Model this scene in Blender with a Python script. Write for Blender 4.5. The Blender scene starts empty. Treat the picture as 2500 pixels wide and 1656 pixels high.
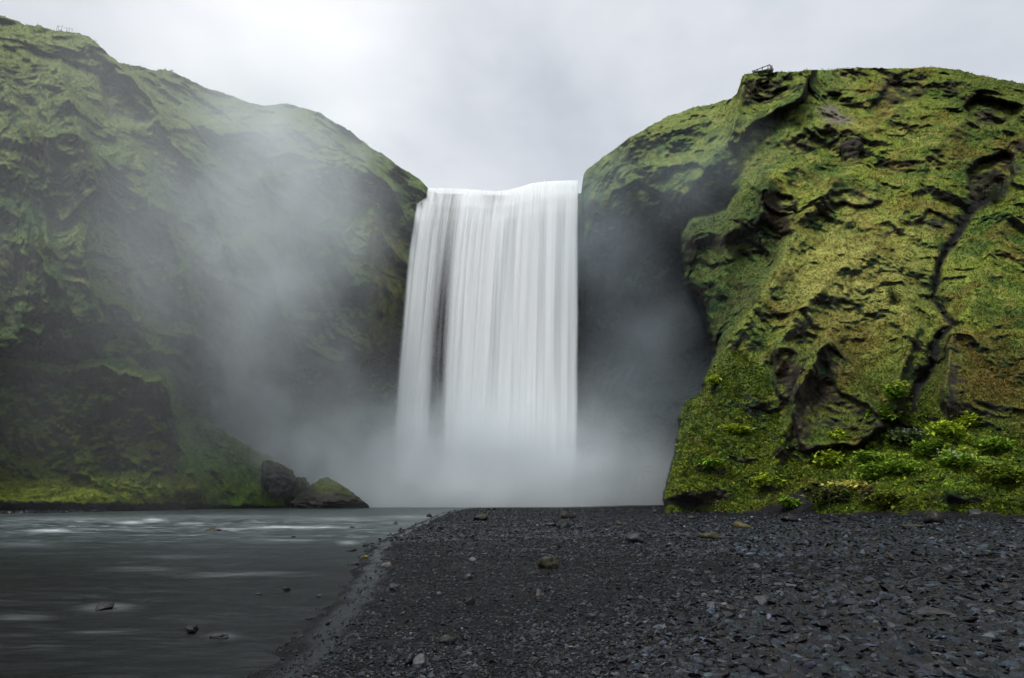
import bpy, math, random
import numpy as np
from mathutils import Vector

random.seed(7); rng = np.random.default_rng(11)
S = bpy.context.scene
COL = S.collection

# ------------------------------------------------------------------ camera
F = 1667.0; YH = 1210.0; CH = 1.7
PITCH = math.atan((YH - 828) / F); CP, SP = math.cos(PITCH), math.sin(PITCH)

def at(px, py, Y):
    """world point on the sight line of a photograph pixel at forward distance Y"""
    a = (np.asarray(px, float) - 1250) / F; b = (828 - np.asarray(py, float)) / F
    k = Y / (CP - b * SP)
    return np.stack([a * k, np.broadcast_to(np.asarray(Y, float), k.shape), CH + (SP + b * CP) * k], -1)

def on_plane(px, py, z=0.0):
    a = (np.asarray(px, float) - 1250) / F; b = (828 - np.asarray(py, float)) / F
    k = (z - CH) / (SP + b * CP)
    return np.stack([a * k, (CP - b * SP) * k, np.full_like(k, 1.0) * z], -1)

cam = bpy.data.cameras.new("camera"); cam.sensor_width = 36; cam.lens = F * 36 / 2500
cam.clip_start = 0.1; cam.clip_end = 5000
co = bpy.data.objects.new("camera", cam); COL.objects.link(co)
co.location = (0, 0, CH); co.rotation_euler = (math.pi / 2 + PITCH, 0, 0); S.camera = co

# ------------------------------------------------------------------ noise
def _h(ix, iy, iz, s):
    with np.errstate(over='ignore'):
        h = (ix.astype(np.uint32) * np.uint32(374761393) + iy.astype(np.uint32) * np.uint32(668265263)
             + iz.astype(np.uint32) * np.uint32(2147483647) + np.uint32(s * 974711 & 0xffffffff))
        h ^= h >> np.uint32(13); h *= np.uint32(1274126177); h ^= h >> np.uint32(16)
        h *= np.uint32(2246822519); h ^= h >> np.uint32(13)
    return h
G = rng.normal(size=(256, 3)); G /= np.linalg.norm(G, axis=1)[:, None]
def perlin(p, s=0):
    p = np.asarray(p, float); i = np.floor(p).astype(np.int64); f = p - i
    w = f * f * f * (f * (f * 6 - 15) + 10); r = 0
    for dx in (0, 1):
        for dy in (0, 1):
            for dz in (0, 1):
                g = G[(_h(i[..., 0] + dx, i[..., 1] + dy, i[..., 2] + dz, s) & np.uint32(255)).astype(np.int64)]
                d = (g[..., 0] * (f[..., 0] - dx) + g[..., 1] * (f[..., 1] - dy) + g[..., 2] * (f[..., 2] - dz))
                r = r + d * (w[..., 0] if dx else 1 - w[..., 0]) * (w[..., 1] if dy else 1 - w[..., 1]) * (w[..., 2] if dz else 1 - w[..., 2])
    return r * 1.6
def fbm(p, o=4, s=0, g=0.5):
    r = 0; a = 1
    for k in range(o):
        r = r + a * perlin(p * (2.03 ** k) + 17.3 * k, s + k); a *= g
    return r
def ridged(p, o=4, s=0, g=0.5):
    r = 0; a = 1
    for k in range(o):
        r = r + a * (1 - 2 * np.abs(perlin(p * (2.03 ** k) + 9.1 * k, s + k))); a *= g
    return r
def ss(a, b, x):
    t = np.clip((x - a) / (b - a), 0, 1); return t * t * (3 - 2 * t)
def lerp(a, b, t): return a + (b - a) * t

# ------------------------------------------------------------------ helpers
def mesh_from(name, V, Fc, mat, parent=None, smooth=True, cols=None, tri=False, uv=None):
    V = np.asarray(V, np.float32).reshape(-1, 3); Fc = np.asarray(Fc, np.int32); n = Fc.shape[1]
    me = bpy.data.meshes.new(name)
    me.vertices.add(len(V)); me.vertices.foreach_set('co', V.ravel())
    me.loops.add(Fc.size); me.loops.foreach_set('vertex_index', Fc.ravel())
    me.polygons.add(len(Fc)); me.polygons.foreach_set('loop_start', np.arange(0, Fc.size, n, dtype=np.int32))
    me.polygons.foreach_set('loop_total', np.full(len(Fc), n, np.int32))
    me.polygons.foreach_set('use_smooth', np.full(len(Fc), smooth, bool))
    if cols is not None:
        c = np.ones((len(V), 4), np.float32); c[:, :cols.shape[1]] = cols
        a = me.color_attributes.new('col', 'FLOAT_COLOR', 'POINT'); a.data.foreach_set('color', c.ravel())
    me.update(calc_edges=True); me.validate()
    me.materials.append(mat)
    o = bpy.data.objects.new(name, me); COL.objects.link(o)
    if parent: o.parent = parent
    return o
def tag(o, label=None, cat=None, group=None, kind=None):
    if label: o['label'] = label
    if cat: o['category'] = cat
    if group: o['group'] = group
    if kind: o['kind'] = kind
    return o
def empty(name, loc, **k):
    o = bpy.data.objects.new(name, None); COL.objects.link(o); o.location = loc; o.empty_display_size = .3
    return tag(o, **k)
class NT:
    def __init__(s, name):
        s.m = bpy.data.materials.new(name); s.m.use_nodes = True; s.t = s.m.node_tree; s.t.nodes.clear()
        s.out = s.n('ShaderNodeOutputMaterial')
    def n(s, t, **k):
        x = s.t.nodes.new(t)
        for a, b in k.items():
            if a.startswith('_'): setattr(x, a[1:], b)
        return x
    def l(s, a, b): s.t.links.new(a, b)
    def math(s, op, a, b=None, c=None, clamp=False):
        x = s.n('ShaderNodeMath'); x.operation = op; x.use_clamp = clamp
        for i, v in enumerate((a, b, c)):
            if v is None: continue
            if hasattr(v, 'is_output'): s.l(v, x.inputs[i])
            else: x.inputs[i].default_value = v
        return x.outputs[0]
    def vm(s, op, a, b=None):
        x = s.n('ShaderNodeVectorMath'); x.operation = op
        for i, v in enumerate((a, b)):
            if v is None: continue
            if hasattr(v, 'is_output'): s.l(v, x.inputs[i])
            else: x.inputs[i].default_value = v
        return x.outputs['Value' if op in ('DOT_PRODUCT', 'LENGTH') else 'Vector']
    def noise(s, vec, scale, detail=3, rough=.55, dist=0, out='Fac'):
        x = s.n('ShaderNodeTexNoise'); x.inputs['Scale'].default_value = scale; x.inputs['Detail'].default_value = detail
        x.inputs['Roughness'].default_value = rough; x.inputs['Distortion'].default_value = dist
        if vec is not None: s.l(vec, x.inputs['Vector'])
        return x.outputs[out]
    def ramp(s, fac, pts):
        x = s.n('ShaderNodeValToRGB'); e = x.color_ramp.elements
        while len(e) < len(pts): e.new(.5)
        for q, (p, c) in zip(e, pts): q.position = p; q.color = (*c, 1) if len(c) == 3 else c
        s.l(fac, x.inputs[0]); return x.outputs[0]
    def mix(s, fac, a, b, mode='MIX'):
        x = s.n('ShaderNodeMix'); x.data_type = 'RGBA'; x.blend_type = mode; x.clamp_factor = True
        for i, v in ((0, fac), (6, a), (7, b)):
            if hasattr(v, 'is_output'): s.l(v, x.inputs[i])
            else: x.inputs[i].default_value = v if not isinstance(v, tuple) else (*v, 1)[:4]
        return x.outputs[2]
    def mapr(s, v, a, b, c=0., d=1.):
        x = s.n('ShaderNodeMapRange'); x.clamp = True
        for i, q in enumerate((v, a, b, c, d)):
            if hasattr(q, 'is_output'): s.l(q, x.inputs[i])
            else: x.inputs[i].default_value = q
        return x.outputs[0]
    def bsdf(s, col, rough=.9, spec=.2, bump=None, bstr=.5, bdist=.1, **k):
        x = s.n('ShaderNodeBsdfPrincipled')
        if hasattr(col, 'is_output'): s.l(col, x.inputs['Base Color'])
        else: x.inputs['Base Color'].default_value = (*col, 1)
        if hasattr(rough, 'is_output'): s.l(rough, x.inputs['Roughness'])
        else: x.inputs['Roughness'].default_value = rough
        x.inputs['Specular IOR Level'].default_value = spec
        if bump is not None:
            b = s.n('ShaderNodeBump'); b.inputs['Strength'].default_value = bstr; b.inputs['Distance'].default_value = bdist
            s.l(bump, b.inputs['Height']); s.l(b.outputs[0], x.inputs['Normal'])
        s.l(x.outputs[0], s.out.inputs[0]); s.p = x
        return s.m
    def pos(s): return s.n('ShaderNodeNewGeometry').outputs['Position']
    def attr(s, name='col'):
        x = s.n('ShaderNodeAttribute'); x.attribute_name = name; return x

# ------------------------------------------------------------------ materials
def M_terrain():
    t = NT('cliff_surface'); p = t.pos(); c = t.attr()
    n1 = t.noise(p, 1.1, 6, .65); n2 = t.noise(p, 5.5, 5, .7); n3 = t.noise(p, .35, 4, .6, 1.0)
    v = t.math('MULTIPLY', t.mapr(n1, .3, .7, .62, 1.42), t.mapr(n2, .3, .7, .5, 1.5))
    cc = t.vm('SCALE', c.outputs['Color']); t.l(v, cc.node.inputs['Scale'])
    br = t.mix(t.mapr(n3, .5, .72, 0, .5), cc, t.mix(1, cc, (1.25, .86, .75), 'MULTIPLY'))
    h = t.math('ADD', t.math('MULTIPLY', n1, .6), t.math('MULTIPLY', n2, .35))
    return t.bsdf(br, .95, .12, h, 1.0, .55)
def M_leaf():
    t = NT('leaves'); c = t.attr()
    m = t.bsdf(c.outputs['Color'], .75, .25)
    d = t.n('ShaderNodeBsdfTranslucent'); t.l(c.outputs['Color'], d.inputs[0])
    x = t.n('ShaderNodeMixShader'); x.inputs[0].default_value = .3
    t.l(t.p.outputs[0], x.inputs[1]); t.l(d.outputs[0], x.inputs[2]); t.l(x.outputs[0], t.out.inputs[0])
    return m
def M_ground():
    t = NT('black_gravel_sand'); p = t.pos()
    n1 = t.noise(p, 9, 6, .7); n2 = t.noise(p, .35, 4, .6); n3 = t.noise(p, 45, 3, .6)
    vo = t.n('ShaderNodeTexVoronoi'); vo.inputs['Scale'].default_value = 16; t.l(p, vo.inputs['Vector'])
    col = t.ramp(n1, [(.3, (.002, .0022, .0026)), (.55, (.0045, .005, .006)), (.75, (.010, .011, .013))])
    col = t.mix(t.mapr(n2, .45, .7, 0, .5), col, (.005, .0048, .005))
    h = t.math('ADD', t.math('MULTIPLY', vo.outputs['Distance'], -.8), n3)
    wt = t.attr().outputs['Fac']; m = t.bsdf(t.mix(wt, col, (.012, .014, .017)), t.mix(wt, t.mapr(n2, .35, .65, .55, .8), (.16, .16, .16)), .12, h, .9, .04)  # wet shore strip: smoother, and its pale sheen mixed into the colour
    t.l(t.mapr(wt, 0, 1, .9, .12), m.node_tree.nodes['Bump'].inputs['Strength']); return m
def M_stone(name, rough=.5, spec=.45, tint=None, bd=.03, sc=12.):
    t = NT(name); c = t.attr(); tc = t.n('ShaderNodeTexCoord').outputs['Object']
    n = t.noise(tc, sc, 5, .65)
    v = t.mapr(n, .3, .7, .6, 1.4); cc = t.vm('SCALE', c.outputs['Color']); t.l(v, cc.node.inputs['Scale'])
    return t.bsdf(cc, rough, spec, n, .7, bd)
def M_boulder():
    t = NT('mossy_boulder'); c = t.attr(); p = t.pos()
    n = t.noise(p, 1.6, 6, .65); n2 = t.noise(p, 7, 4, .7)
    v = t.math('MULTIPLY', t.mapr(n, .3, .7, .55, 1.45), t.mapr(n2, .3, .7, .7, 1.3))
    cc = t.vm('SCALE', c.outputs['Color']); t.l(v, cc.node.inputs['Scale'])
    return t.bsdf(cc, .85, .25, t.math('ADD', n, t.math('MULTIPLY', n2, .4)), 1., .25)
def M_water():
    t = NT('river_water'); p = t.pos()
    mp = t.n('ShaderNodeMapping'); mp.inputs['Scale'].default_value = (.16, .75, 1); mp.inputs['Rotation'].default_value = (0, 0, math.radians(9)); t.l(p, mp.inputs[0])
    m2 = t.n('ShaderNodeMapping'); m2.inputs['Scale'].default_value = (1.5, 7., 1); m2.inputs['Rotation'].default_value = (0, 0, math.radians(9)); t.l(p, m2.inputs[0])
    s1 = t.noise(mp.outputs[0], 1.0, 5, .6, .4); s2 = t.noise(m2.outputs[0], 1.0, 5, .62, .5); s3 = t.noise(p, .09, 3, .5)
    f = t.math('MULTIPLY', t.mapr(s1, .44, .72), t.mapr(s2, .47, .66))
    c = t.attr()
    foam = t.math('MULTIPLY', f, t.mapr(s3, .35, .65, .35, 1.0), clamp=True)
    sep = t.n('ShaderNodeSeparateColor'); t.l(c.outputs['Color'], sep.inputs[0])
    m3 = t.n('ShaderNodeMapping'); m3.inputs['Scale'].default_value = (.55, 3.6, 1); m3.inputs['Rotation'].default_value = (0, 0, math.radians(5)); t.l(p, m3.inputs[0])
    s4 = t.noise(m3.outputs[0], 1.0, 6, .68, .8); sp2 = t.n('ShaderNodeSeparateColor'); t.l(c.outputs['Color'], sp2.inputs[0])
    foam = t.math('ADD', foam, t.math('MULTIPLY', t.mapr(s4, .52, .72), t.math('ADD', .22, t.math('MULTIPLY', sp2.outputs[1], .6))))
    foam = t.math('ADD', t.math('MULTIPLY', foam, t.math('ADD', .13, t.math('MULTIPLY', sep.outputs[1], 1.1))),
                  t.math('MULTIPLY', sep.outputs[0], t.mapr(s2, .3, .62, .15, 1.)), clamp=True)
    # paler water far out, darker close by (the far weight is stored in blue)
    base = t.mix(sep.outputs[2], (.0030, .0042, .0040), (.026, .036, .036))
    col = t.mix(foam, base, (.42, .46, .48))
    h = t.math('ADD', s1, t.math('MULTIPLY', s2, .35))
    m = t.bsdf(col, t.mapr(foam, 0, .6, .34, .7), .19, h, .55, .12)
    t.p.inputs['IOR'].default_value = 1.33
    return m
def M_fall():
    t = NT('falling_water'); c = t.attr()
    d = t.n('ShaderNodeBsdfDiffuse'); d.inputs[0].default_value = (.95, .975, .99, 1)
    tl = t.n('ShaderNodeBsdfTranslucent'); tl.inputs[0].default_value = (.95, .975, .99, 1)
    ms = t.n('ShaderNodeMixShader'); ms.inputs[0].default_value = .28; t.l(d.outputs[0], ms.inputs[1]); t.l(tl.outputs[0], ms.inputs[2])
    tr = t.n('ShaderNodeBsdfTransparent'); mx = t.n('ShaderNodeMixShader')
    uv = t.n('ShaderNodeUVMap').outputs[0]
    mp = t.n('ShaderNodeMapping'); mp.inputs['Scale'].default_value = (150, 2.2, 1); t.l(uv, mp.inputs[0])
    n = t.noise(mp.outputs[0], 1, 4, .6)
    sep = t.n('ShaderNodeSeparateColor'); t.l(c.outputs['Color'], sep.inputs[0])
    a = t.math('MULTIPLY', sep.outputs[0], t.math('ADD', 1.0, t.math('MULTIPLY', t.math('SUBTRACT', n, .5), sep.outputs[1])), clamp=True)
    t.l(a, mx.inputs[0]); t.l(tr.outputs[0], mx.inputs[1]); t.l(ms.outputs[0], mx.inputs[2]); t.l(mx.outputs[0], t.out.inputs[0])
    return t.m
def M_plain(name, col, rough=.8, spec=.2, ns=8.):
    t = NT(name); tc = t.n('ShaderNodeTexCoord').outputs['Object']; n = t.noise(tc, ns, 4, .6)
    cc = t.mix(t.mapr(n, .3, .7, 0, 1), tuple(x * .6 for x in col), tuple(min(1, x * 1.35) for x in col))
    return t.bsdf(cc, rough, spec, n, .4, .01)
MT, ML, MG, MW, MF, MB = M_terrain(), M_leaf(), M_ground(), M_water(), M_fall(), M_boulder()
MP = M_stone('wet_pebble', .30, .20); MST = M_stone('river_stone', .5, .3, bd=.04, sc=6.)

# ------------------------------------------------------------------ skyline and depth of the valley walls
K = 1.0562
SKY = [(-640, -40), (-400, -10), (-200, 10)] + [(x * K, y * K) for x, y in [
    (0, 35), (60, 55), (130, 70), (180, 76), (215, 92), (240, 118), (275, 145), (310, 152), (345, 161), (380, 160), (430, 180),
    (480, 205), (520, 217), (570, 235), (600, 243), (660, 240), (700, 248), (745, 265), (790, 290), (825, 318), (870, 348),
    (930, 390), (970, 414), (990, 436), (1010, 447), (1180, 452), (1345, 447), (1349, 404), (1356, 392), (1380, 375), (1450, 322), (1500, 293), (1550, 266),
    (1600, 250), (1650, 240), (1690, 226), (1703, 216), (1711, 195), (1716, 176), (1735, 170), (1800, 168), (1850, 165), (1920, 160),
    (1990, 157), (2060, 158), (2130, 156), (2180, 156), (2240, 168), (2300, 182), (2367, 192)]] + [(2700, 235), (2950, 290), (3200, 330)]
SKY = np.array(SKY)
BACK = {  # px: [(py, forward distance)]
    -640: [(-40, 84), (200, 72), (500, 64), (900, 56), (1190, 53), (1235, 51), (1300, 50)],
    -200: [(0, 88), (200, 79), (500, 70), (900, 64), (1180, 61.5), (1222, 59.5), (1300, 59)],
    0: [(35, 94), (110, 86), (200, 82), (350, 77), (600, 74), (900, 76), (1100, 75), (1160, 74), (1220, 67.5), (1300, 67)],
    200: [(75, 98), (200, 86), (350, 80), (600, 77), (900, 79), (1080, 78.5), (1160, 78), (1222, 73.3), (1300, 73)],
    400: [(165, 104), (260, 96), (400, 88), (600, 87), (900, 87), (1080, 86.5), (1175, 86), (1226, 82.6), (1300, 82)],
    520: [(225, 110), (320, 101), (430, 97), (600, 95), (900, 101), (1060, 105), (1140, 105), (1190, 102), (1229, 96), (1300, 95)],
    700: [(255, 114), (330, 105), (420, 105), (600, 105), (900, 112), (1000, 112), (1150, 110), (1200, 106), (1235, 104), (1300, 104)],
    900: [(345, 117), (400, 110), (600, 110), (750, 111), (900, 114), (1000, 116), (1150, 116), (1240, 115), (1300, 115)],
    1000: [(420, 117), (470, 113.5), (700, 115), (900, 118), (1240, 118), (1300, 118)],
    1060: [(440, 118), (470, 117), (700, 120), (1240, 121), (1300, 121)],
    1400: [(440, 118), (470, 117), (700, 121), (1240, 122), (1300, 122)],
    1430: [(410, 115), (480, 111), (560, 112), (650, 117), (800, 121), (1240, 121), (1300, 121)],
    1600: [(270, 116), (330, 107), (420, 103), (480, 102), (540, 108), (650, 118), (800, 121), (1000, 119), (1240, 112), (1300, 111)],
    1740: [(240, 108), (300, 99), (400, 93), (460, 91), (520, 96), (600, 110), (800, 115), (1300, 108)],
    1820: [(180, 98), (250, 96), (330, 91), (420, 87), (480, 87), (560, 96), (700, 108), (1300, 100)],
    1950: [(175, 95), (250, 91.5), (330, 87), (400, 84), (480, 82), (700, 90), (1300, 90)],
}
FRONT = {
    1600: [(500, 86), (700, 80), (900, 73), (1100, 66), (1240, 61), (1300, 60)],
    1680: [(420, 86), (560, 82), (700, 78), (900, 71), (1100, 64), (1250, 59), (1300, 58)],
    1850: [(400, 84), (500, 79), (700, 73), (900, 66), (1100, 60), (1240, 54), (1300, 52.5)],
    2000: [(170, 94), (280, 88), (400, 82.5), (500, 78), (700, 70), (900, 62.5), (1050, 58), (1150, 56), (1240, 50), (1300, 48.5)],
    2200: [(160, 92), (250, 86), (400, 79), (500, 75), (700, 66), (900, 59), (1050, 55), (1160, 51), (1250, 46), (1300, 45)],
    2500: [(200, 88), (280, 80), (400, 74), (500, 70), (700, 62), (900, 54.5), (1050, 50), (1160, 46), (1258, 41), (1300, 40)],
    2700: [(235, 84), (320, 74), (500, 66), (900, 51), (1160, 43), (1262, 38), (1300, 37)],
    3200: [(330, 70), (500, 58), (900, 44), (1160, 37), (1270, 32), (1300, 31)],
}
gx = np.arange(-640, 3201, 8.0); gy = np.arange(-60, 1341, 8.0)
def table(T):
    ks = sorted(T); A = np.array([np.interp(gy, [q[0] for q in T[k]], [q[1] for q in T[k]]) for k in ks])
    D = np.array([np.interp(gx, ks, A[:, j]) for j in range(len(gy))])      # [y,x]
    for _ in range(5):
        P = np.pad(D, 1, mode='edge'); D = (P[:-2, 1:-1] + P[2:, 1:-1] + P[1:-1, :-2] + P[1:-1, 2:] + 2 * D) / 6
    return D
TB, TF = table(BACK), table(FRONT)
def samp(T, x, y):
    u = np.clip((x - gx[0]) / 8, 0, len(gx) - 1.001); v = np.clip((y - gy[0]) / 8, 0, len(gy) - 1.001)
    i = u.astype(int); j = v.astype(int); u -= i; v -= j
    return (T[j, i] * (1 - u) + T[j, i + 1] * u) * (1 - v) + (T[j + 1, i] * (1 - u) + T[j + 1, i + 1] * u) * v
def sdist(x, y, poly, closed=True):
    P = np.array(poly, float); n = len(P); d = np.full(x.shape, 1e9); ins = np.zeros(x.shape, bool)
    for i in range(n if closed else n - 1):
        a, b = P[i], P[(i + 1) % n]; e = b - a; L = max(e @ e, 1e-9)
        t = np.clip(((x - a[0]) * e[0] + (y - a[1]) * e[1]) / L, 0, 1)
        d = np.minimum(d, np.hypot(x - a[0] - t * e[0], y - a[1] - t * e[1]))
        if closed:
            c = ((a[1] > y) != (b[1] > y)) & (x < (b[0] - a[0]) * (y - a[1]) / (b[1] - a[1] + 1e-12) + a[0]); ins ^= c
    return np.where(ins, d, -d) if closed else d

SIL = [(1618, 1320), (1618, 1262), (1628, 1240), (1620, 1218), (1630, 1185), (1640, 1140), (1652, 1100), (1656, 1060), (1658, 1020), (1672, 985),
       (1700, 968), (1716, 955), (1716, 930), (1728, 905), (1742, 870), (1742, 845), (1728, 800), (1716, 760), (1700, 728), (1682, 706), (1672, 680), (1674, 650),
       (1666, 617), (1668, 572), (1690, 536), (1740, 527), (1776, 512), (1800, 480), (1826, 440), (1862, 411), (1931, 373)]
FPOLY = SIL + [(2040, 330), (2200, -200), (3400, -200), (3400, 1400)]
# polygons that stand proud of (amp > 0) or lie behind (amp < 0) the slope: (polygon, metres, soft px, fade px)
BLK = [
    ([(1812, 170), (1809, 205), (1795, 235), (1790, 300), (1778, 345), (1800, 360), (1850, 300), (1960, 240), (2000, 150), (1815, 150)], 5.0, 7, 60),
    ([(2313, 815), (2340, 808), (2400, 812), (2460, 805), (2560, 820), (2600, 1340), (2420, 1340), (2310, 1340), (2300, 1010), (2305, 900)], 2.2, 7, 90),
    ([(1884, 855), (1900, 838), (1940, 845), (1968, 860), (1960, 900), (1935, 980), (1905, 970), (1890, 930)], 1.8, 6, 60),
    ([(1925, 1010), (1940, 900), (1985, 845), (2010, 815), (2040, 835), (2080, 880), (2110, 950), (2150, 1000), (2160, 1040), (2100, 1085), (2040, 1105), (1960, 1100)], 3.0, 10, 120),
    ([(1851, 470), (1860, 440), (1890, 430), (1925, 440), (1945, 480), (1935, 560), (1905, 570), (1862, 540)], 2.2, 7, 60),
    ([(2018, 480), (2035, 430), (2060, 402), (2100, 402), (2135, 430), (2155, 490), (2090, 508), (2040, 500)], 1.6, 7, 60),
    ([(2350, 262), (2385, 238), (2440, 240), (2500, 262), (2490, 290), (2440, 312), (2390, 305), (2360, 290)], -4.0, 7, 400),
    ([(2357, 420), (2385, 390), (2440, 372), (2480, 380), (2470, 440), (2440, 470), (2400, 500), (2370, 470)], -2.2, 7, 400),
    ([(2470, 345), (2500, 330), (2560, 330), (2560, 480), (2470, 450)], 2.0, 7, 80),
    ([(-100, 860), (60, 880), (150, 900), (250, 880), (330, 915), (395, 920), (420, 960), (432, 1020), (450, 1080), (472, 1120), (492, 1180), (500, 1330), (-100, 1330)], 3.0, 10, 110),
    ([(108, 335), (170, 318), (215, 340), (226, 400), (236, 470), (205, 500), (150, 560), (110, 480)], 3.0, 8, 70),
    ([(-300, 380), (30, 390), (75, 440), (95, 560), (130, 700), (100, 860), (-300, 860)], 3.0, 10, 90),
    ([(263, 300), (280, 292), (298, 302), (292, 335), (262, 345), (240, 335)], 1.2, 5, 40),
    ([(735, 690), (800, 640), (880, 640), (905, 700), (880, 730), (790, 728)], 1.4, 8, 60),
    ([(500, 330), (640, 330), (650, 420), (600, 450), (530, 400)], -3.0, 8, 500),
    ([(245, 200), (300, 190), (360, 235), (388, 290), (330, 305), (262, 300), (250, 250)], -2.5, 8, 500),
    ([(2130, 398), (2200, 392), (2262, 400), (2240, 414), (2180, 418), (2140, 412)], -1.5, 5, 300),
    ([(2180, 190), (2230, 170), (2262, 200), (2240, 250), (2190, 262), (2150, 300), (2120, 270)], -1.2, 6, 300),
    ([(1940, 540), (1901, 650), (1814, 784), (1745, 875), (1716, 965), (1560, 960), (1560, 600), (1700, 590), (1800, 570), (1870, 540)], -2.8, 26, 900),
    ([(600, 925), (700, 880), (800, 900), (900, 860), (1000, 880), (1000, 1000), (880, 1010), (700, 990)], -4.0, 14, 500),
]
# ledges: lip polyline, metres, ramp above px, recovery below px
LED = [
    ([(1817, 196), (1880, 198), (1960, 206)], 1.6, 14, 26), ([(2350, 240), (2400, 233), (2500, 262)], 1.6, 30, 24),
    ([(2018, 478), (2080, 470), (2151, 488)], 1.2, 30, 22), ([(1851, 476), (1895, 470), (1945, 482)], 1.4, 30, 40),
    ([(2140, 556), (2170, 545), (2200, 560)], .9, 26, 18), ([(2227, 545), (2270, 515), (2325, 540)], 1.3, 26, 26),
    ([(1925, 346), (1950, 330), (1984, 346)], 1.0, 24, 22), ([(2037, 345), (2075, 318), (2110, 345), (2178, 352)], 1.2, 24, 20),
    ([(2067, 205), (2100, 192), (2150, 206)], .9, 14, 14), ([(2290, 208), (2340, 196), (2420, 215), (2500, 232)], 1.2, 16, 16),
    ([(1590, 440), (1640, 412), (1700, 405), (1752, 430)], 2.6, 40, 40), ([(1500, 470), (1560, 440), (1620, 480)], 2.5, 40, 60),
    ([(1430, 520), (1500, 530), (1600, 560), (1680, 540)], 2.5, 50, 60),
    ([(1988, 868), (2018, 846), (2070, 880)], 1.2, 20, 24), ([(1983, 962), (2018, 922), (2057, 966), (2105, 985), (2150, 1018)], 1.2, 24, 30),
    ([(1616, 1212), (1640, 1225), (1665, 1215)], .5, 20, 24), ([(2313, 820), (2380, 812), (2470, 818)], .8, 14, 26),
    ([(2060, 760), (2130, 745), (2200, 770)], .7, 20, 16), ([(2120, 700), (2180, 690), (2230, 705)], .5, 18, 12),
    ([(1960, 660), (2030, 650), (2100, 668)], .5, 20, 12), ([(2120, 620), (2160, 612), (2205, 622)], .5, 16, 10),
    ([(2100, 250), (2160, 240), (2230, 262)], 1.0, 20, 20), ([(2200, 480), (2260, 470), (2330, 488)], 1.0, 22, 22),
    ([(1790, 470), (1830, 455), (1860, 480)], 1.0, 24, 30), ([(1700, 640), (1740, 650), (1790, 630)], 1.2, 40, 50), ([(1790, 560), (1830, 590), (1880, 620)], 1.2, 40, 50),
    # left wall
    ([(243, 190), (312, 192), (370, 245), (392, 290)], 2.6, 30, 40), ([(393, 180), (450, 193), (500, 214), (548, 230)], 1.6, 12, 18),
    ([(402, 330), (450, 318), (513, 325)], 2.0, 26, 30), ([(508, 345), (580, 338), (655, 345)], 2.6, 36, 50),
    ([(107, 345), (170, 322), (222, 352)], 1.6, 24, 50), ([(175, 520), (210, 490), (240, 480)], 1.6, 30, 50),
    ([(0, 108), (50, 112), (105, 128)], 1.4, 16, 18), ([(60, 180), (120, 172), (170, 190)], 1.2, 20, 20), ([(170, 110), (210, 115), (250, 150)], 1.4, 14, 26),
    ([(375, 410), (410, 425), (442, 440)], 1.2, 26, 24), ([(436, 430), (456, 440), (480, 425)], 1.2, 24, 24),
    ([(290, 530), (350, 510), (430, 530)], 2.0, 30, 70), ([(235, 420), (270, 408), (300, 430)], 1.0, 22, 22), ([(300, 420), (320, 405), (345, 425)], 1.0, 18, 16),
    ([(735, 725), (800, 712), (895, 722)], 1.4, 40, 34), ([(0, 735), (60, 728), (130, 745)], 1.2, 26, 40), ([(85, 890), (130, 875), (180, 895)], 1.4, 30, 40),
    ([(330, 925), (370, 912), (420, 945)], 1.2, 24, 40), ([(540, 905), (640, 960), (750, 968), (860, 915), (960, 890)], 2.6, 60, 90),
    ([(740, 845), (790, 880), (850, 900)], 1.3, 40, 30), ([(850, 480), (900, 450), (960, 470)], 1.6, 26, 40), ([(620, 400), (700, 385), (790, 400), (850, 420)], 2.0, 30, 50),
    ([(560, 290), (620, 285), (680, 300)], .8, 16, 16), ([(0, 250), (40, 262), (80, 300)], 1.4, 26, 30), ([(180, 640), (240, 620), (320, 660)], 1.5, 36, 40),
    ([(420, 640), (470, 620), (530, 660)], 1.3, 40, 40), ([(230, 800), (290, 790), (340, 830)], 1.2, 34, 34), ([(940, 620), (970, 640), (1000, 660)], 1.2, 40, 40),
    ([(100, 1020), (160, 1010), (210, 1040)], 1.0, 30, 34), ([(200, 960), (260, 950), (310, 980)], .9, 30, 30), ([(330, 1080), (390, 1070), (440, 1100)], 1.0, 30, 34),
]
GULLY = [(2440, 470), (2380, 500), (2345, 545), (2311, 605), (2292, 662), (2278, 728), (2304, 763), (2324, 793), (2291, 836), (2270, 893), (2239, 945), (2231, 1000)]
GUL2 = [(2110, 1085), (2095, 1120), (2110, 1180), (2125, 1215)]

px = np.unique(np.round(np.concatenate([np.arange(-640, -20, 12.), np.arange(-20, 2521, 2.4), np.arange(2520, 3201, 12.)]), 2))
NR = 500
top = np.interp(px, SKY[:, 0], SKY[:, 1])
jag = np.interp(px, [-640, 900, 1000, 1040, 1415, 1450, 3200], [1, 1, .5, 0, 0, .5, 1])
top = top + jag * (fbm(np.stack([px / 40, 0 * px, 0 * px], -1), 4, 3) * 5 + fbm(np.stack([px / 9, 0 * px + 3, 0 * px], -1), 3, 8) * 1.6)
t = np.linspace(0, 1, NR)[:, None]
X = np.broadcast_to(px[None], (NR, len(px))).copy(); Yp = 1292 + (top[None] - 1292) * t       # bottom -> top
warp = fbm(np.stack([X / 70, Yp / 70, 0 * X], -1), 3, 21)
warp2 = fbm(np.stack([X / 70, Yp / 70, 0 * X + 9], -1), 3, 22)
Xw, Yw = X + warp * 9, Yp + warp2 * 9
Db = samp(TB, np.minimum(X, 1950), Yp); Df = samp(TF, np.maximum(X, 1600), Yp)
Db = lerp(Db, Df, ss(1850, 2000, X))
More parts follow.
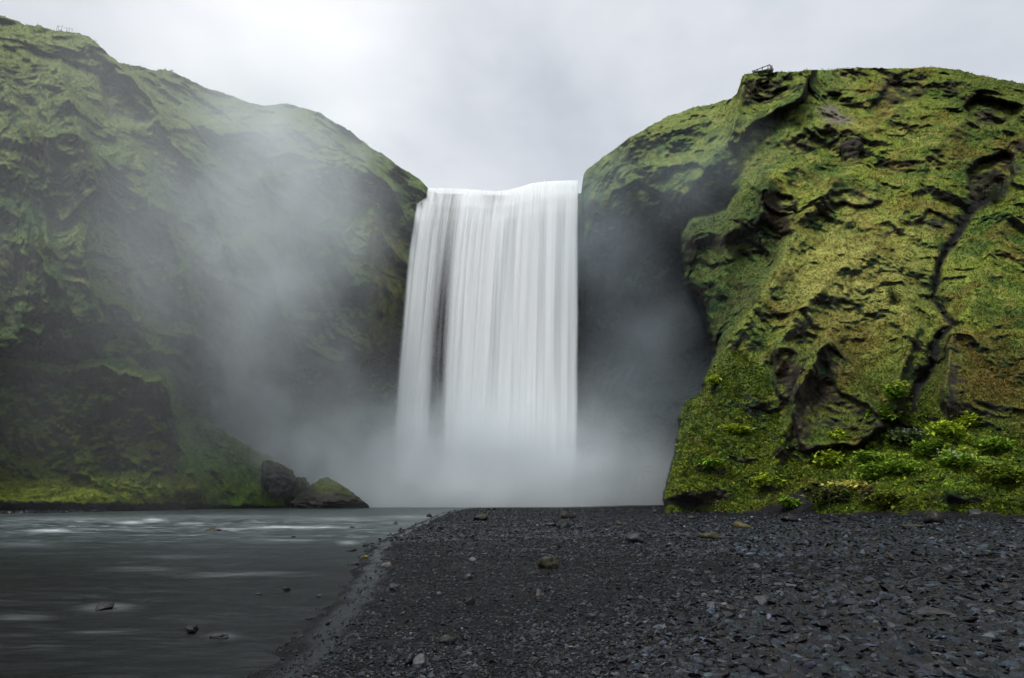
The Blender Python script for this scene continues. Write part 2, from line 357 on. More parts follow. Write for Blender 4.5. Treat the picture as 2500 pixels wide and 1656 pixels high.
sd = sdist(X + warp * 3 + fbm(np.stack([X / 14, Yp / 14, 0 * X], -1), 2, 5) * 3.0, Yp, FPOLY)
wF = 3.5 + 42 * ss(500, 400, Yp); mF = ss(-wF, wF, sd)
edge_ok = ss(2040, 1900, X)
D = lerp(Db, Df + edge_ok * ss(450, 540, Yp) * 7.0 * np.exp(-np.maximum(sd, 0) / 20.), mF)
D0 = D.copy()
TAL = [(330, 1330), (360, 1040), (440, 1022), (470, 1026), (540, 1052), (600, 1088), (650, 1112), (690, 1150), (728, 1210), (745, 1250), (745, 1330)]
tals = ss(-8, 6, sdist(Xw, Yw, TAL)); Dt = 87.6 + (X - 450) * .046 + np.clip(1235 - Yp, 0, 250) * .034
D = lerp(D, np.minimum(D, Dt), tals)
for poly, amp, soft, fade in BLK:
    P = np.array(poly); m = (X > P[:, 0].min() - 40) & (X < P[:, 0].max() + 40) & (Yp > P[:, 1].min() - 40) & (Yp < P[:, 1].max() + 40)
    s_ = sdist(Xw[m], Yw[m], poly); D[m] -= amp * ss(-soft * .6, soft, s_) * np.exp(-np.maximum(s_, 0) / fade)
for lip, amp, up, dn in LED:
    L = np.array(lip, float); x0, x1 = L[0, 0], L[-1, 0]
    m = (X > x0 - 30) & (X < x1 + 30) & (np.abs(Yp - L[:, 1].mean()) < 320)
    x, y = Xw[m], Yw[m] + perlin(np.stack([X[m] / 11, 0 * X[m], 0 * X[m] + x0], -1), 2) * 3
    yl = np.interp(x, L[:, 0], L[:, 1]); w = ss(x0 - 22, x0 + (x1 - x0) * .25, x) * ss(x1 + 22, x1 - (x1 - x0) * .25, x)
    d = y - yl; off = np.where(d < 0, -np.exp(d / up), np.exp(-d / dn) * 1.0)
    k = ss(-6, 6, d); off = np.where(np.abs(d) < 6, lerp(-1, 1, k) * np.exp(-np.abs(d) / up), off)
    D[m] += off * amp * w * .5
dg = sdist(Xw, Yw, GULLY, False); dg2 = sdist(Xw, Yw, GUL2, False)
gw = np.interp(Yp, [470, 540, 620, 760, 850, 950, 1000], [22, 22, 12, 9, 13, 16, 16])
def blur(A, k):
    for _ in range(k):
        P = np.pad(A, 1, mode='edge'); A = (P[:-2, 1:-1] + P[2:, 1:-1] + P[1:-1, :-2] + P[1:-1, 2:] + 4 * A) / 8
    return A
RID = [  # crest line (top to bottom), metres, fall-off px on the left, on the right
    ([(2078, 420), (2010, 470), (1935, 560), (1905, 650), (1818, 784), (1750, 875), (1700, 960), (1665, 1100), (1640, 1220)], 4.5, 24, 100),
    ([(2120, 620), (2048, 660), (1970, 737), (1912, 823), (1888, 870)], 3.6, 18, 90), ([(2022, 812), (1990, 880), (1945, 950), (1915, 1040), (1880, 1180)], 3.8, 18, 60),
    ([(2330, 780), (2313, 850), (2305, 980)], 2.4, 12, 130), ([(2200, 690), (2235, 800), (2205, 900), (2190, 1000)], 2.2, 80, 16),
    ([(1812, 178), (1796, 240), (1786, 300), (1766, 350), (1700, 440)], 5.5, 16, 80), ([(1950, 400), (1880, 430), (1857, 490), (1862, 600)], 3.0, 12, 46),
    ([(1786, 500), (1772, 600), (1764, 720)], 2.6, 16, 40), ([(1960, 210), (2000, 270), (2035, 330), (2078, 350)], 2.2, 40, 40), ([(2420, 250), (2310, 330), (2240, 430), (2200, 520)], 2.4, 50, 60),
    ([(2500, 480), (2440, 560), (2400, 680), (2350, 780)], 2.4, 30, 90), ([(1590, 280), (1540, 360), (1480, 430)], 3.0, 40, 60), ([(2090, 500), (2060, 560), (2040, 640)], 2.0, 24, 60),
    ([(215, 95), (290, 175), (330, 240), (390, 295), (440, 380), (500, 500), (560, 640), (600, 760)], 4.2, 20, 80), ([(150, 170), (200, 330), (236, 400), (240, 470), (216, 530), (195, 620), (222, 720), (250, 800)], 4.0, 80, 16),
    ([(10, 200), (60, 300), (95, 400), (98, 500), (130, 650), (165, 780), (170, 860)], 3.6, 80, 18), ([(330, 360), (372, 470), (428, 600), (462, 740), (470, 840)], 3.2, 60, 20),
    ([(340, 912), (402, 925), (434, 1020), (470, 1120), (494, 1190)], 4.0, 120, 10), ([(455, 800), (500, 850), (545, 930), (560, 1000)], 2.4, 40, 24), ([(640, 640), (700, 760), (740, 850), (850, 900)], 2.6, 50, 30),
    ([(540, 330), (620, 420), (640, 520)], 2.6, 30, 50), ([(905, 520), (900, 640), (905, 760), (890, 880)], 2.6, 50, 18), ([(820, 330), (880, 420), (960, 470)], 2.2, 60, 40), ([(300, 640), (345, 760), (350, 880)], 2.8, 60, 18)]
for line, amp, wl, wr in RID:
    L = np.array(line, float); m = (X > L[:, 0].min() - 320) & (X < L[:, 0].max() + 320) & (Yp > L[:, 1].min() - 120) & (Yp < L[:, 1].max() + 120)
    x, y = Xw[m], Yw[m]; d = sdist(x, y, line, False) * -1 if False else np.abs(sdist(x, y, line, False)); lx = np.interp(y, L[:, 1], L[:, 0])
    e = ss(L[0, 1] - 90, L[0, 1] + 60, y) * ss(L[-1, 1] + 90, L[-1, 1] - 40, y)
    dd = np.sqrt(d * d + 16) - 4; f = np.where(x < lx, np.exp(-dd / wl) - .35 * np.exp(-dd / (wl * 2.6)), np.exp(-dd / wr)); f = np.where(x < lx, f, f - .35 * np.exp(-dd / (wr * 2.6)))
    D[m] -= amp * 1.5 * f * e
D = blur(D, 5)
D += 1.6 * np.exp(-(dg / gw) ** 2) + .8 * np.exp(-(dg2 / 9) ** 2)
Pw = at(X, Yp, D)
# relief: broad folds, vertical flutes on the walls, ribs running down the slopes, tussocks
right = ss(1640, 1700, X) * mF; behind = ss(1000, 1060, X) * (1 - mF)
wx, wy, wz = Pw[..., 0], Pw[..., 1], Pw[..., 2]
n_big = fbm(Pw / np.array([11., 14., 13.]), 3, 31)
n_fl = ridged(np.stack([wx / 4.2 + n_big * .8, wy / 9, wz / 16], -1), 3, 41)
n_mid = fbm(Pw / 3.6, 4, 51, .55)
n_str = fbm(np.stack([wx / 8, wy / 8, wz / 1.5 + n_big], -1), 3, 71)
n_fin = fbm(Pw / .95, 3, 61, .6)
rib = ridged(np.stack([(wx * .8 + wz * .62) / 6.5 + n_big * .5, wy / 20, (wz * .8 - wx * .62) / 22], -1), 3, 81)
ysteep = ss(0.0, .7, t)
leftm = ss(1050, 950, X)
amp_rib = leftm * ss(1000, 800, Yp) * 1.9 + .75 * right
rock_r = ss(.05, .5, n_big + .6 * n_mid)
rm = ss(-.05, .55, fbm(Pw / 8.5, 3, 97) + .12 * leftm) * (1 - .45 * right)
bil = np.abs(fbm(Pw / 1.9 + n_mid[..., None] * .4, 2, 141)) * (.45 + .8 * rm); bil2 = np.abs(perlin(Pw / .75, 151)) * (.6 + .6 * rm)
n_hum = fbm(Pw / np.array([2.2, 2.2, 1.5]), 3, 131)
D = D - 2.1 * n_big - (n_fl - .3) * (.85 * leftm * ss(350, 700, Yp) + .30 * right + 1.2 * behind) - amp_rib * (rib - .3) \
    - n_mid * (.20 + .45 * rm) - n_str * (.03 + .28 * rm) - n_fin * (.10 + .14 * rm) - n_hum * .20 - bil * .48 - bil2 * .30
# small overhanging tussock ledges
lay = wz / 2.6 + fbm(np.stack([wx / 6, wy / 6, wz / 6], -1), 3, 91) * 1.6
saw = lay - np.floor(lay)
msk = ss(.1, .5, fbm(Pw / 7.0, 2, 95)) * rm
D += (ss(.0, .22, saw) * (1 - saw) - .5) * -.8 * msk
tus = fbm(np.stack([wx / .8, wy / .8, wz / .45], -1), 2, 101)
D -= .13 * np.maximum(tus, -.2)
# keep the walls' foot on the ground line
foot = ss(1256, 1190, Yp); Dfoot = np.where(X < 760, np.minimum(lerp(Db, Df, mF), lerp(200., Dt, tals)), lerp(Db, Df, mF))
D = lerp(Dfoot, D, foot * .93 + .07)
# keep the lip of the fall behind the water
lipm = ss(1010, 1045, X) * ss(1430, 1408, X)
D = np.where(lipm > 0, np.maximum(D, lerp(0, 116.8, lipm)), D)
Pw = at(X, Yp, D)
Pw[..., 2] += jag[None] * fbm(Pw / .6, 2, 111) * .12
# over the brow: the plateau behind the skyline
back = [.8, 2, 4, 8, 14, 24, 40, 70]
rows = []
for i, b in enumerate(back):
    q = Pw[-1].copy(); q[:, 1] += b; q[:, 0] *= (1 + b / q[:, 1] * .5)
    q[:, 2] += np.interp(b, [0, 4, 14, 70], [0, .5, 1.2, 1.0]) - lipm[0] * .3 + fbm(q / 5, 2, 5) * .25 * min(1, b / 6)
    rows.append(q)
Pall = np.concatenate([Pw, np.array(rows)], 0)
R, C = Pall.shape[:2]
# normals for the cover masks
du = np.gradient(Pall, axis=1); dv = np.gradient(Pall, axis=0); N = np.cross(du, dv); N /= np.linalg.norm(N, axis=2)[..., None] + 1e-9
def blur(A, k):
    for _ in range(k):
        P = np.pad(A, 1, mode='edge'); A = (P[:-2, 1:-1] + P[2:, 1:-1] + P[1:-1, :-2] + P[1:-1, 2:] + 4 * A) / 8
    return A
nz = blur(N[..., 2], 2); nzs = blur(N[..., 2], 14)
pad = lambda A: np.concatenate([A, np.repeat(A[-1:], len(back), 0)], 0)
Xa, Ya = pad(X), pad(Yp); rightA, behA, leftA = pad(right), pad(behind), pad(np.broadcast_to(leftm, X.shape))
wp = Pall
q1 = fbm(wp / 6, 4, 201); q2 = fbm(wp / 1.7, 4, 211); q3 = fbm(wp / 15, 3, 221); q4 = fbm(wp / .7, 2, 231)
def c3(*v): return np.array(v, float)
def mixc(a, b, m): return a + (b - a) * m[..., None]
grassR = mixc(mixc(c3(.150, .195, .030), c3(.060, .112, .022), ss(-.3, .5, q1)), c3(.22, .225, .055), ss(.1, .7, q2 + .5 * q3))
yell = np.exp(-((Xa - 2060) / 210) ** 2 - ((Ya - 680) / 170) ** 2)
grassR = mixc(grassR, c3(.31, .30, .090), yell * .8)
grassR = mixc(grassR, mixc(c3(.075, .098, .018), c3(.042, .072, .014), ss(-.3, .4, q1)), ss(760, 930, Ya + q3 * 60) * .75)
grassR = mixc(grassR, c3(.062, .082, .017), ss(2150, 2400, Xa) * ss(560, 300, Ya) * .6)
grassR = mixc(grassR, c3(.105, .072, .018), np.exp(-((Xa - 2430) / 110) ** 2 - ((Ya - 925) / 90) ** 2) * .85)
grassR = mixc(grassR, c3(.135, .110, .035), np.exp(-((Xa - 2080) / 130) ** 2 - ((Ya - 790) / 60) ** 2) * .5)
grassR = mixc(grassR, c3(.070, .100, .030), ss(1900, 1720, Xa) * ss(780, 900, Ya) * .6)
low = ss(1000, 1170, Ya); grassR = mixc(grassR, mixc(c3(.075, .115, .012), c3(.13, .15, .015), ss(-.2, .4, q2)), low * .8)
ochre = ss(.1, .55, fbm(wp / 4.5, 4, 241)); grassR = mixc(grassR, c3(.115, .082, .020), ochre * .55 * rightA)
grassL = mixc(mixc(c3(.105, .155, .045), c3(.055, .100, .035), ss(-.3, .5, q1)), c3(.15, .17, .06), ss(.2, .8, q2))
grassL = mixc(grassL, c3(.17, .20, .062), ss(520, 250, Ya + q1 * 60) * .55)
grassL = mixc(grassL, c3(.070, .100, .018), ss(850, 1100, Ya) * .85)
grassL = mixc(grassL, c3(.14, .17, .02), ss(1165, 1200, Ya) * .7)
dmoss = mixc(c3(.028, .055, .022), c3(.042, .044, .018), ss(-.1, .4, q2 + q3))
dmoss = mixc(dmoss, c3(.028, .040, .016), leftA * ss(450, 900, Ya) * .3)  # shade of the lower left wall put into the moss colour
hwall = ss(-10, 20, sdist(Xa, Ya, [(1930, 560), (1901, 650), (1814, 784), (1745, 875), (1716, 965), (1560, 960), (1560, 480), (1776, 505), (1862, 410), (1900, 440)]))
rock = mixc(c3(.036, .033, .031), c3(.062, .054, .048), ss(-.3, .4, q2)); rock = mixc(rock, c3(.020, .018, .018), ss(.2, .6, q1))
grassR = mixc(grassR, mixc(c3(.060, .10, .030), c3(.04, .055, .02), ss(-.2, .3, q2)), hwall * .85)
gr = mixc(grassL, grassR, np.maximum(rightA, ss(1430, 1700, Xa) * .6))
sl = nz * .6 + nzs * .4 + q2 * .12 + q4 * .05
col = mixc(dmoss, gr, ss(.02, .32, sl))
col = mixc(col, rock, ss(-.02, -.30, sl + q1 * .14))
# bare pinkish-brown rock left of the fall
pk = ss(-10, 25, sdist(Xa + q1 * 30, Ya + q2 * 30, [(680, 420), (740, 400), (860, 440), (930, 470), (925, 560), (880, 640), (800, 640), (740, 580), (690, 500)]))
col = mixc(col, mixc(c3(.105, .082, .072), c3(.050, .042, .038), ss(-.2, .4, q2)), pk * .85 * ss(.25, .05, sl - .1))
# yellow-green moss streaks beside the fall
ym = ss(-25, 30, sdist(Xa + q1 * 25, Ya, [(870, 520), (980, 560), (985, 700), (960, 900), (860, 905), (880, 800), (905, 700), (900, 600)]))
col = mixc(col, mixc(c3(.13, .125, .016), c3(.040, .055, .015), ss(-.2, .25, fbm(wp / np.array([1.2, 1.2, 3.5]), 3, 251))), ym * .8)
# recess behind and right of the water: wet rock, the recess's shade and blue cast put into its colour
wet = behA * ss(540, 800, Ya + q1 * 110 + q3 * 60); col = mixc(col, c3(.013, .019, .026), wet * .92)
# bare rock, with shade under ledges and in hollows painted into it; soil
patch = np.zeros_like(Xa)
ochb = ss(-.3, .3, q2 + .6 * q1)
for poly, k in (([(1935, 1010), (1975, 950), (2018, 915), (2057, 960), (2105, 985), (2155, 1010), (2165, 1050), (2100, 1090), (2040, 1110), (1960, 1115), (1925, 1060)], .95),
                ([(1884, 855), (1915, 845), (1965, 862), (1955, 960), (1905, 975), (1888, 920)], .95), ([(1851, 480), (1895, 474), (1948, 485), (1935, 575), (1900, 590), (1865, 545)], .95),
                ([(2357, 420), (2385, 385), (2440, 368), (2500, 330), (2510, 350), (2470, 450), (2440, 475), (2400, 500), (2370, 470)], .95), ([(2313, 820), (2350, 818), (2345, 920), (2335, 1020), (2300, 1015)], .9),
                ([(2350, 258), (2385, 236), (2440, 236), (2500, 255), (2490, 292), (2440, 315), (2390, 308)], .95), ([(1616, 1218), (1645, 1222), (1655, 1275), (1616, 1270)], .3),
                ([(2130, 200), (2165, 172), (2215, 176), (2262, 190), (2255, 230), (2215, 262), (2190, 292), (2140, 290), (2150, 240)], .8), ([(1815, 203), (1880, 200), (1965, 208), (1950, 232), (1880, 245), (1812, 240)], .85),
                ([(2290, 215), (2330, 190), (2370, 200), (2350, 225), (2310, 240)], .7), ([(2140, 402), (2200, 396), (2262, 404), (2200, 422), (2150, 420)], .9), ([(2035, 478), (2090, 470), (2155, 488), (2120, 510), (2050, 508)], .9),
                ([(1925, 350), (1950, 335), (1985, 350), (1980, 372), (1940, 375)], .8), ([(2140, 560), (2170, 550), (2202, 562), (2180, 575), (2150, 575)], .8), ([(2227, 550), (2270, 520), (2325, 545), (2300, 572), (2240, 570)], .8),
                ([(1990, 872), (2018, 850), (2070, 880), (2060, 910), (2010, 905)], .85), ([(1780, 700), (1830, 690), (1850, 740), (1800, 770), (1770, 750)], .7), ([(1680, 560), (1700, 545), (1705, 600), (1690, 640), (1672, 620)], .7),
                ([(393, 180), (450, 190), (548, 230), (505, 245), (440, 225), (400, 210)], .7), ([(250, 210), (305, 200), (360, 245), (385, 295), (330, 305), (265, 296)], .75), ([(508, 345), (580, 338), (655, 345), (640, 420), (560, 430), (520, 390)], .7),
                ([(110, 350), (170, 330), (220, 360), (235, 470), (200, 510), (140, 500)], .7), ([(290, 530), (350, 515), (430, 535), (420, 600), (340, 620)], .6), ([(400, 330), (450, 322), (513, 330), (490, 360), (430, 365)], .6),
                ([(330, 925), (400, 920), (432, 1010), (440, 1060), (400, 1050), (350, 980)], .35), ([(350, 1090), (440, 1085), (480, 1150), (470, 1180), (370, 1180), (330, 1140)], .35), ([(2000, 275), (2020, 250), (2060, 280), (2095, 290), (2060, 296)], -1)):
    P = np.array(poly); m = (Xa > P[:, 0].min() - 40) & (Xa < P[:, 0].max() + 40) & (Ya > P[:, 1].min() - 40) & (Ya < P[:, 1].max() + 40)
    s_ = ss(-7, 7, sdist(Xa[m] + q2[m] * 18, Ya[m] + q1[m] * 18 + q4[m] * 8, poly))
    if k > 0:
        s_ = s_ * ss(.75, .35, nz[m] + q2[m] * .35); col[m] = mixc(col[m], mixc(rock[m] * .75, np.broadcast_to(c3(.060, .045, .016), rock[m].shape), ochb[m] * .35), s_ * k); patch[m] = np.maximum(patch[m], s_ * k)
    else: col[m] = mixc(col[m], np.broadcast_to(c3(.16, .145, .12), col[m].shape), s_); patch[m] = np.maximum(patch[m], s_)
soil = pad(np.exp(-(dg / (gw * .75)) ** 4)); soil = np.maximum(soil, pad(np.exp(-(dg2 / 7.) ** 4)))
scree = ss(-4, 5, sdist(Xa + q2 * 10, Ya + q4 * 6, [(1840, 1300), (1850, 1246), (1900, 1225), (1955, 1196), (2003, 1184), (2008, 1196), (1990, 1225), (1985, 1300)]))
soil = np.maximum(soil, scree)
footg = ss(1243, 1256, Ya + q2 * 12 + q1 * 8) * ss(1500, 1650, Xa); soil = np.maximum(soil, footg)
lg = ss(1217, 1224, Ya + q2 * 5 - np.interp(Xa, [0, 725], [2, 15])) * ss(760, 740, Xa); soil = np.maximum(soil, lg)
tal = ss(-8, 10, sdist(Xa + q1 * 8, Ya, [(430, 1330), (440, 1036), (470, 1028), (540, 1052), (600, 1088), (650, 1112), (690, 1150), (728, 1210), (745, 1330)])) * ss(-.45, -.1, sl + q1 * .1)
col = mixc(col, mixc(c3(.085, .15, .028), c3(.055, .10, .022), ss(-.2, .3, q2)), tal * .9)
bank = ss(1150, 1180, Ya + q2 * 10) * ss(520, 470, Xa) * leftA
col = mixc(col, mixc(c3(.15, .19, .018), c3(.075, .115, .014), ss(-.3, .4, q2 + q4 * .5)), bank * .9)
col = mixc(col, c3(.012, .012, .013) * (1 + .4 * q2[..., None]), np.clip(soil, 0, 1))
cover = np.clip(ss(.06, .3, sl) * (1 - np.clip(soil, 0, 1)) * (1 - wet) * (1 - .7 * pk) * (1 - patch), 0, 1)
col = np.clip(col, .004, 1)

idx = np.arange(R * C).reshape(R, C)
Q = np.stack([idx[:-1, :-1], idx[:-1, 1:], idx[1:, 1:], idx[1:, :-1]], -1)
cut1 = int(np.searchsorted(px, 1000)); cut2 = int(np.searchsorted(px, 1425))
def sub(name, c0, c1, label):
    vv = Pall[:, c0:c1 + 1]; r, c = vv.shape[:2]; i = np.arange(r * c).reshape(r, c)
    q = np.stack([i[:-1, :-1], i[:-1, 1:], i[1:, 1:], i[1:, :-1]], -1).reshape(-1, 4)
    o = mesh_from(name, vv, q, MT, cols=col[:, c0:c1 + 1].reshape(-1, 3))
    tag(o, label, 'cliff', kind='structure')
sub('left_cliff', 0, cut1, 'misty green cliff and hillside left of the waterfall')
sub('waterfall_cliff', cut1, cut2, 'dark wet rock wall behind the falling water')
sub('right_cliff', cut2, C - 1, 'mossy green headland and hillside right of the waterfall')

def tpoint(x, y):
    """terrain point, normal, colour, cover at photograph positions"""
    x = np.asarray(x, float); y = np.asarray(y, float)
    u = np.clip(np.interp(x, px, np.arange(C)), 0, C - 1.001); tp = np.interp(x, px, top)
    v = np.clip((1292 - y) / (1292 - tp) * (NR - 1), 0, NR - 1.001)
    i = u.astype(int); j = v.astype(int); fu = (u - i)[..., None]; fv = (v - j)[..., None]
    P = (Pall[j, i] * (1 - fu) + Pall[j, i + 1] * fu) * (1 - fv) + (Pall[j + 1, i] * (1 - fu) + Pall[j + 1, i + 1] * fu) * fv
    return P, N[j, i], col[j, i], cover[j, i]

# ------------------------------------------------------------------ ground, shore and river
SHORE = [(1300, 1228), (1150, 1239), (1085, 1252), (1040, 1272), (982, 1299), (919, 1334), (898, 1363), (882, 1405), (845, 1468), (782, 1521), (729, 1584), (634, 1656)]
SW = on_plane([p[0] for p in SHORE], [p[1] for p in SHORE], 0.02)[:, :2]
SW = np.concatenate([np.array([[60, SW[0, 1] + 8]]), SW, np.array([[SW[-1, 0] - 1.6, SW[-1, 1] - 2.5], [-9, -6], [-60, -60]])])
SPOLY = [tuple(p) for p in SW] + [(400, -60), (400, 400)]
def shore_d(x, y):                 # metres inside the gravel bar (+) or out in the river (-)
    return sdist(x, y, SPOLY)
LB = on_plane([-640, -200, 0, 200, 400, 600, 740], [1272, 1262, 1255, 1251, 1246, 1240, 1236], 0.0)[:, :2]
LPOLY = [tuple(p) for p in LB] + [(-60, 140), (-400, 140), (-400, 20)]
def ground_z(x, y):
    d = shore_d(x, y)
    p = np.stack([x, y, 0 * x], -1)
    z = np.where(d > 0, .02 + .08 * (1 - np.exp(-d / .9)) + .11 * ss(0, 9, d), np.maximum(.02 + d * .10, -.7))
    z = np.where(d > 0, z * (.25 + .75 * ss(92, 55, y)), z)
    z = z + fbm(p / 3.5, 3, 301) * .05 * ss(-.5, 2.5, d) + fbm(p / .8, 3, 311) * .022
    dl = sdist(x, y, LPOLY); z = np.where(dl > -3, np.maximum(z, -.3 + (dl + 3) * .1) , z)
    z = np.where(dl > 0, np.maximum(z, .02 + np.minimum(dl * .32, 1.5)), z)
    # the floor rises a little towards the foot of the right slope
    z = z + ss(34, 60, y + np.maximum(x - 12, 0) * .35) * ss(8, 22, x) * .25
    return z
ys = np.concatenate([np.arange(-30, 3, 1.5), 3 * (140 / 3.) ** np.linspace(0, 1, 620)[:]])
us = np.linspace(-1.35, 1.35, 700)
YY = ys[:, None] + 0 * us[None]; XX = us[None] * np.maximum(np.abs(YY), 6) * 1.0
ZZ = ground_z(XX, YY); gv = np.stack([XX, YY, ZZ], -1)
gw_ = ss(.36, .06, np.abs(shore_d(XX, YY) - .22 - .25 * fbm(np.stack([XX, YY, 0 * XX], -1) / 1.5, 2, 3)))
r, c = XX.shape; i = np.arange(r * c).reshape(r, c); q = np.stack([i[:-1, :-1], i[:-1, 1:], i[1:, 1:], i[1:, :-1]], -1).reshape(-1, 4)
tag(mesh_from('ground', gv, q, MG, cols=np.repeat(gw_.reshape(-1, 1), 3, 1)), 'black gravel and sand floor of the gorge', 'ground', kind='structure')
# the wide plain far beyond, below everything
far = np.array([(-3000, -3000, -1.6), (3000, -3000, -1.6), (3000, 3000, -1.6), (-3000, 3000, -1.6)])
tag(mesh_from('plain', far, [(0, 1, 2, 3)], MG), 'dark gravel plain reaching the horizon', 'ground', kind='structure')

wu = np.linspace(-1.5, .62, 520); wys = np.concatenate([np.linspace(-25, 3.5, 12), 4 * (125 / 4.) ** np.linspace(0, 1, 560)])
WY = wys[:, None] + 0 * wu[None]; WX = wu[None] * np.maximum(np.abs(WY), 6)
# photograph position of each water vertex, only to find where the rapids run
def to_px(x, y, z):
    zz = z - CH; dep = y * CP + zz * SP; up = -y * SP + zz * CP
    return 1250 + F * x / np.maximum(dep, .1), 828 - F * up / np.maximum(dep, .1)
ux, uy = to_px(WX, WY, 0 * WX)
foam = 0 * WX
for fx, fy, rx, ry, a in [(120, 1297, 45, 3.2, 1.3), (320, 1277, 26, 3.5, 1.1), (375, 1271, 22, 3.5, 1.1), (470, 1279, 30, 2, .7), (690, 1288, 60, 2.6, .8), (790, 1289, 60, 2.2, .8), (560, 1293, 60, 2, .4),
                        (430, 1360, 90, 5, .12), (350, 1390, 90, 6, .12), (600, 1402, 130, 5, .14), (260, 1484, 60, 9, .22), (60, 1504, 60, 8, .18), (250, 1545, 70, 5, .15), (540, 1552, 35, 8, .2), (850, 1326, 22, 4, .5), (1000, 1262, 50, 3, .3),
                        (200, 1268, 160, 5, .25), (540, 1262, 200, 4, .2), (830, 1268, 120, 5, .25), (60, 1330, 80, 5, .2), (700, 1320, 90, 4, .25)]:
    foam += a * np.exp(-((ux - fx) / rx) ** 2 - ((uy - fy) / ry) ** 2)
rap = np.clip(np.exp(-((uy - 1285) / 34) ** 2) * .8, 0, 1) * (WY > 0)
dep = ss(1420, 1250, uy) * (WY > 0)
wz_ = fbm(np.stack([WX * .35, WY * 1.1, 0 * WX], -1), 4, 401) * .045 + fbm(np.stack([WX * 1.3, WY * 3.5, 0 * WX], -1), 3, 411) * .012 + np.clip(foam, 0, 1) * .05
wz_ *= ss(0.0, 1.5, -shore_d(WX, WY)) * .9 + .1
wz_ *= np.where(WY < 60, 1, 1)
r, c = WX.shape; i = np.arange(r * c).reshape(r, c); q = np.stack([i[:-1, :-1], i[:-1, 1:], i[1:, 1:], i[1:, :-1]], -1).reshape(-1, 4)
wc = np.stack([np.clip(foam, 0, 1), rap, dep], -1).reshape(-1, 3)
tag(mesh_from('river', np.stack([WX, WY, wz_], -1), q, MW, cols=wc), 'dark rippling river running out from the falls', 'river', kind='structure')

# ------------------------------------------------------------------ pebbles
def ico(sub):
    import bmesh
    bm = bmesh.new(); bmesh.ops.create_icosphere(bm, subdivisions=sub, radius=1); bm.verts.ensure_lookup_table()
    V = np.array([v.co[:] for v in bm.verts]); Fc = np.array([[v.index for v in f.verts] for f in bm.faces]); bm.free(); return V, Fc
I0, I1, I2, I3 = ico(1), ico(2), ico(3), ico(5)
def stone_shapes(base, n, s0, jag=.28):
    V, Fc = base; out = []
    for k in range(n):
        W = V * (1 + fbm(V * 1.1 + 31 * k + s0, 2, 500 + k) * jag * 1.6)[:, None]
        for _ in range(5):                                  # facets: cut by planes
            nrm = rng.normal(size=3); nrm /= np.linalg.norm(nrm); d = W @ nrm - rng.uniform(.60, .88)
            W = W - np.maximum(d, 0)[:, None] * nrm * .9
        out.append(W)
    return out
def scatter(shapes, Fc, pos, size, flat, colr, tilt=.25):
    n = len(pos); k = rng.integers(0, len(shapes), n); SV = np.array(shapes)[k]                # n,v,3
    asp = rng.uniform(.6, 1.0, n); SV = SV * np.stack([size, size * asp, size * flat], -1)[:, None, :]
    a = rng.uniform(0, 2 * np.pi, n); ca, sa = np.cos(a)[:, None], np.sin(a)[:, None]
    tx = rng.normal(0, tilt, n)[:, None]; ty = rng.normal(0, tilt, n)[:, None]
    x = SV[..., 0] * ca - SV[..., 1] * sa; y = SV[..., 0] * sa + SV[..., 1] * ca; z = SV[..., 2] + x * tx + y * ty
    V = np.stack([x, y, z], -1) + pos[:, None, :]
    nv = V.shape[1]; FF = (Fc[None] + (np.arange(n) * nv)[:, None, None]).reshape(-1, 3)
    return V.reshape(-1, 3), FF, np.repeat(colr, nv, 0)
sh0, sh1 = stone_shapes(I0, 24, 0), stone_shapes(I1, 24, 50)
def pebble_cols(n, pale=.06, mul=1.):
    b = mul * np.exp(rng.normal(math.log(.0058), .85, n)); c = b[:, None] * c3(.76, 1.0, 1.34) * (1 + rng.normal(0, .07, (n, 3)))
    m = rng.random(n) < pale; c[m] = rng.uniform(.025, .07, (m.sum(), 1)) * c3(.95, 1, 1.08)
    m = rng.random(n) < .03; c[m] = rng.uniform(.009, .018, (m.sum(), 1)) * c3(1.35, 1.0, .9)
    return np.clip(c, .006, .3)
def sample_bar(n, y0, y1, pw=1.0):
    py = y0 + (y1 - y0) * rng.random(n) ** pw; n = int(n * 1.3); py = np.resize(py, n); pxx = rng.uniform(500, 3280, n); w = on_plane(pxx, py, .28)
    w = w + 0; d = shore_d(w[:, 0], w[:, 1]); keep = (d > -.5) & ((d > .42) | (rng.random(n) < .22)); w = w[keep]; return w, pxx[keep], py[keep]
Vs, Fs, Cs = [], [], []; base_i = 0
def addp(t3):
    global base_i
    V, Fc, Cc = t3; Vs.append(V); Fs.append(Fc + base_i); Cs.append(Cc); base_i += len(V)
def bar(n, y0, y1, lo, hi, shapes, Fc, flat, pale, minpx=0, pw=1.0, sink=.35, big=False, mul=1.):
    w, pxx, py = sample_bar(n, y0, y1, pw)
    s = np.exp(rng.uniform(math.log(lo), math.log(hi), len(w)))
    if big: s = s * (.6 + .75 * ss(1350, 2100, pxx)); keep = rng.random(len(w)) < .22 + .78 * ss(1150, 1800, pxx + fbm(w / 1.3, 2, 5) * 350); w, s = w[keep], s[keep]
    s = np.maximum(s, minpx * w[:, 1] / F)
    z = ground_z(w[:, 0], w[:, 1]); fl = rng.uniform(*flat, len(w)); w[:, 2] = z + s * fl * (1 - 2 * sink) * .6
    addp(scatter(shapes, Fc, w, s, fl, pebble_cols(len(w), pale, mul)))
bar(25000, 1330, 1700, .022, .085, sh1, I1[1], (.24, .45), .03, 0, .9, big=True, mul=1.35)
bar(28000, 1300, 1700, .010, .028, sh0, I0[1], (.4, .75), .10, 3.6, 1.0, mul=.7)  # small filler stones coloured darker, painting in the shade between the big ones
bar(17000, 1262, 1350, .05, .13, sh0, I0[1], (.3, .6), .03, 3.5, 1.0, big=True, mul=1.7)
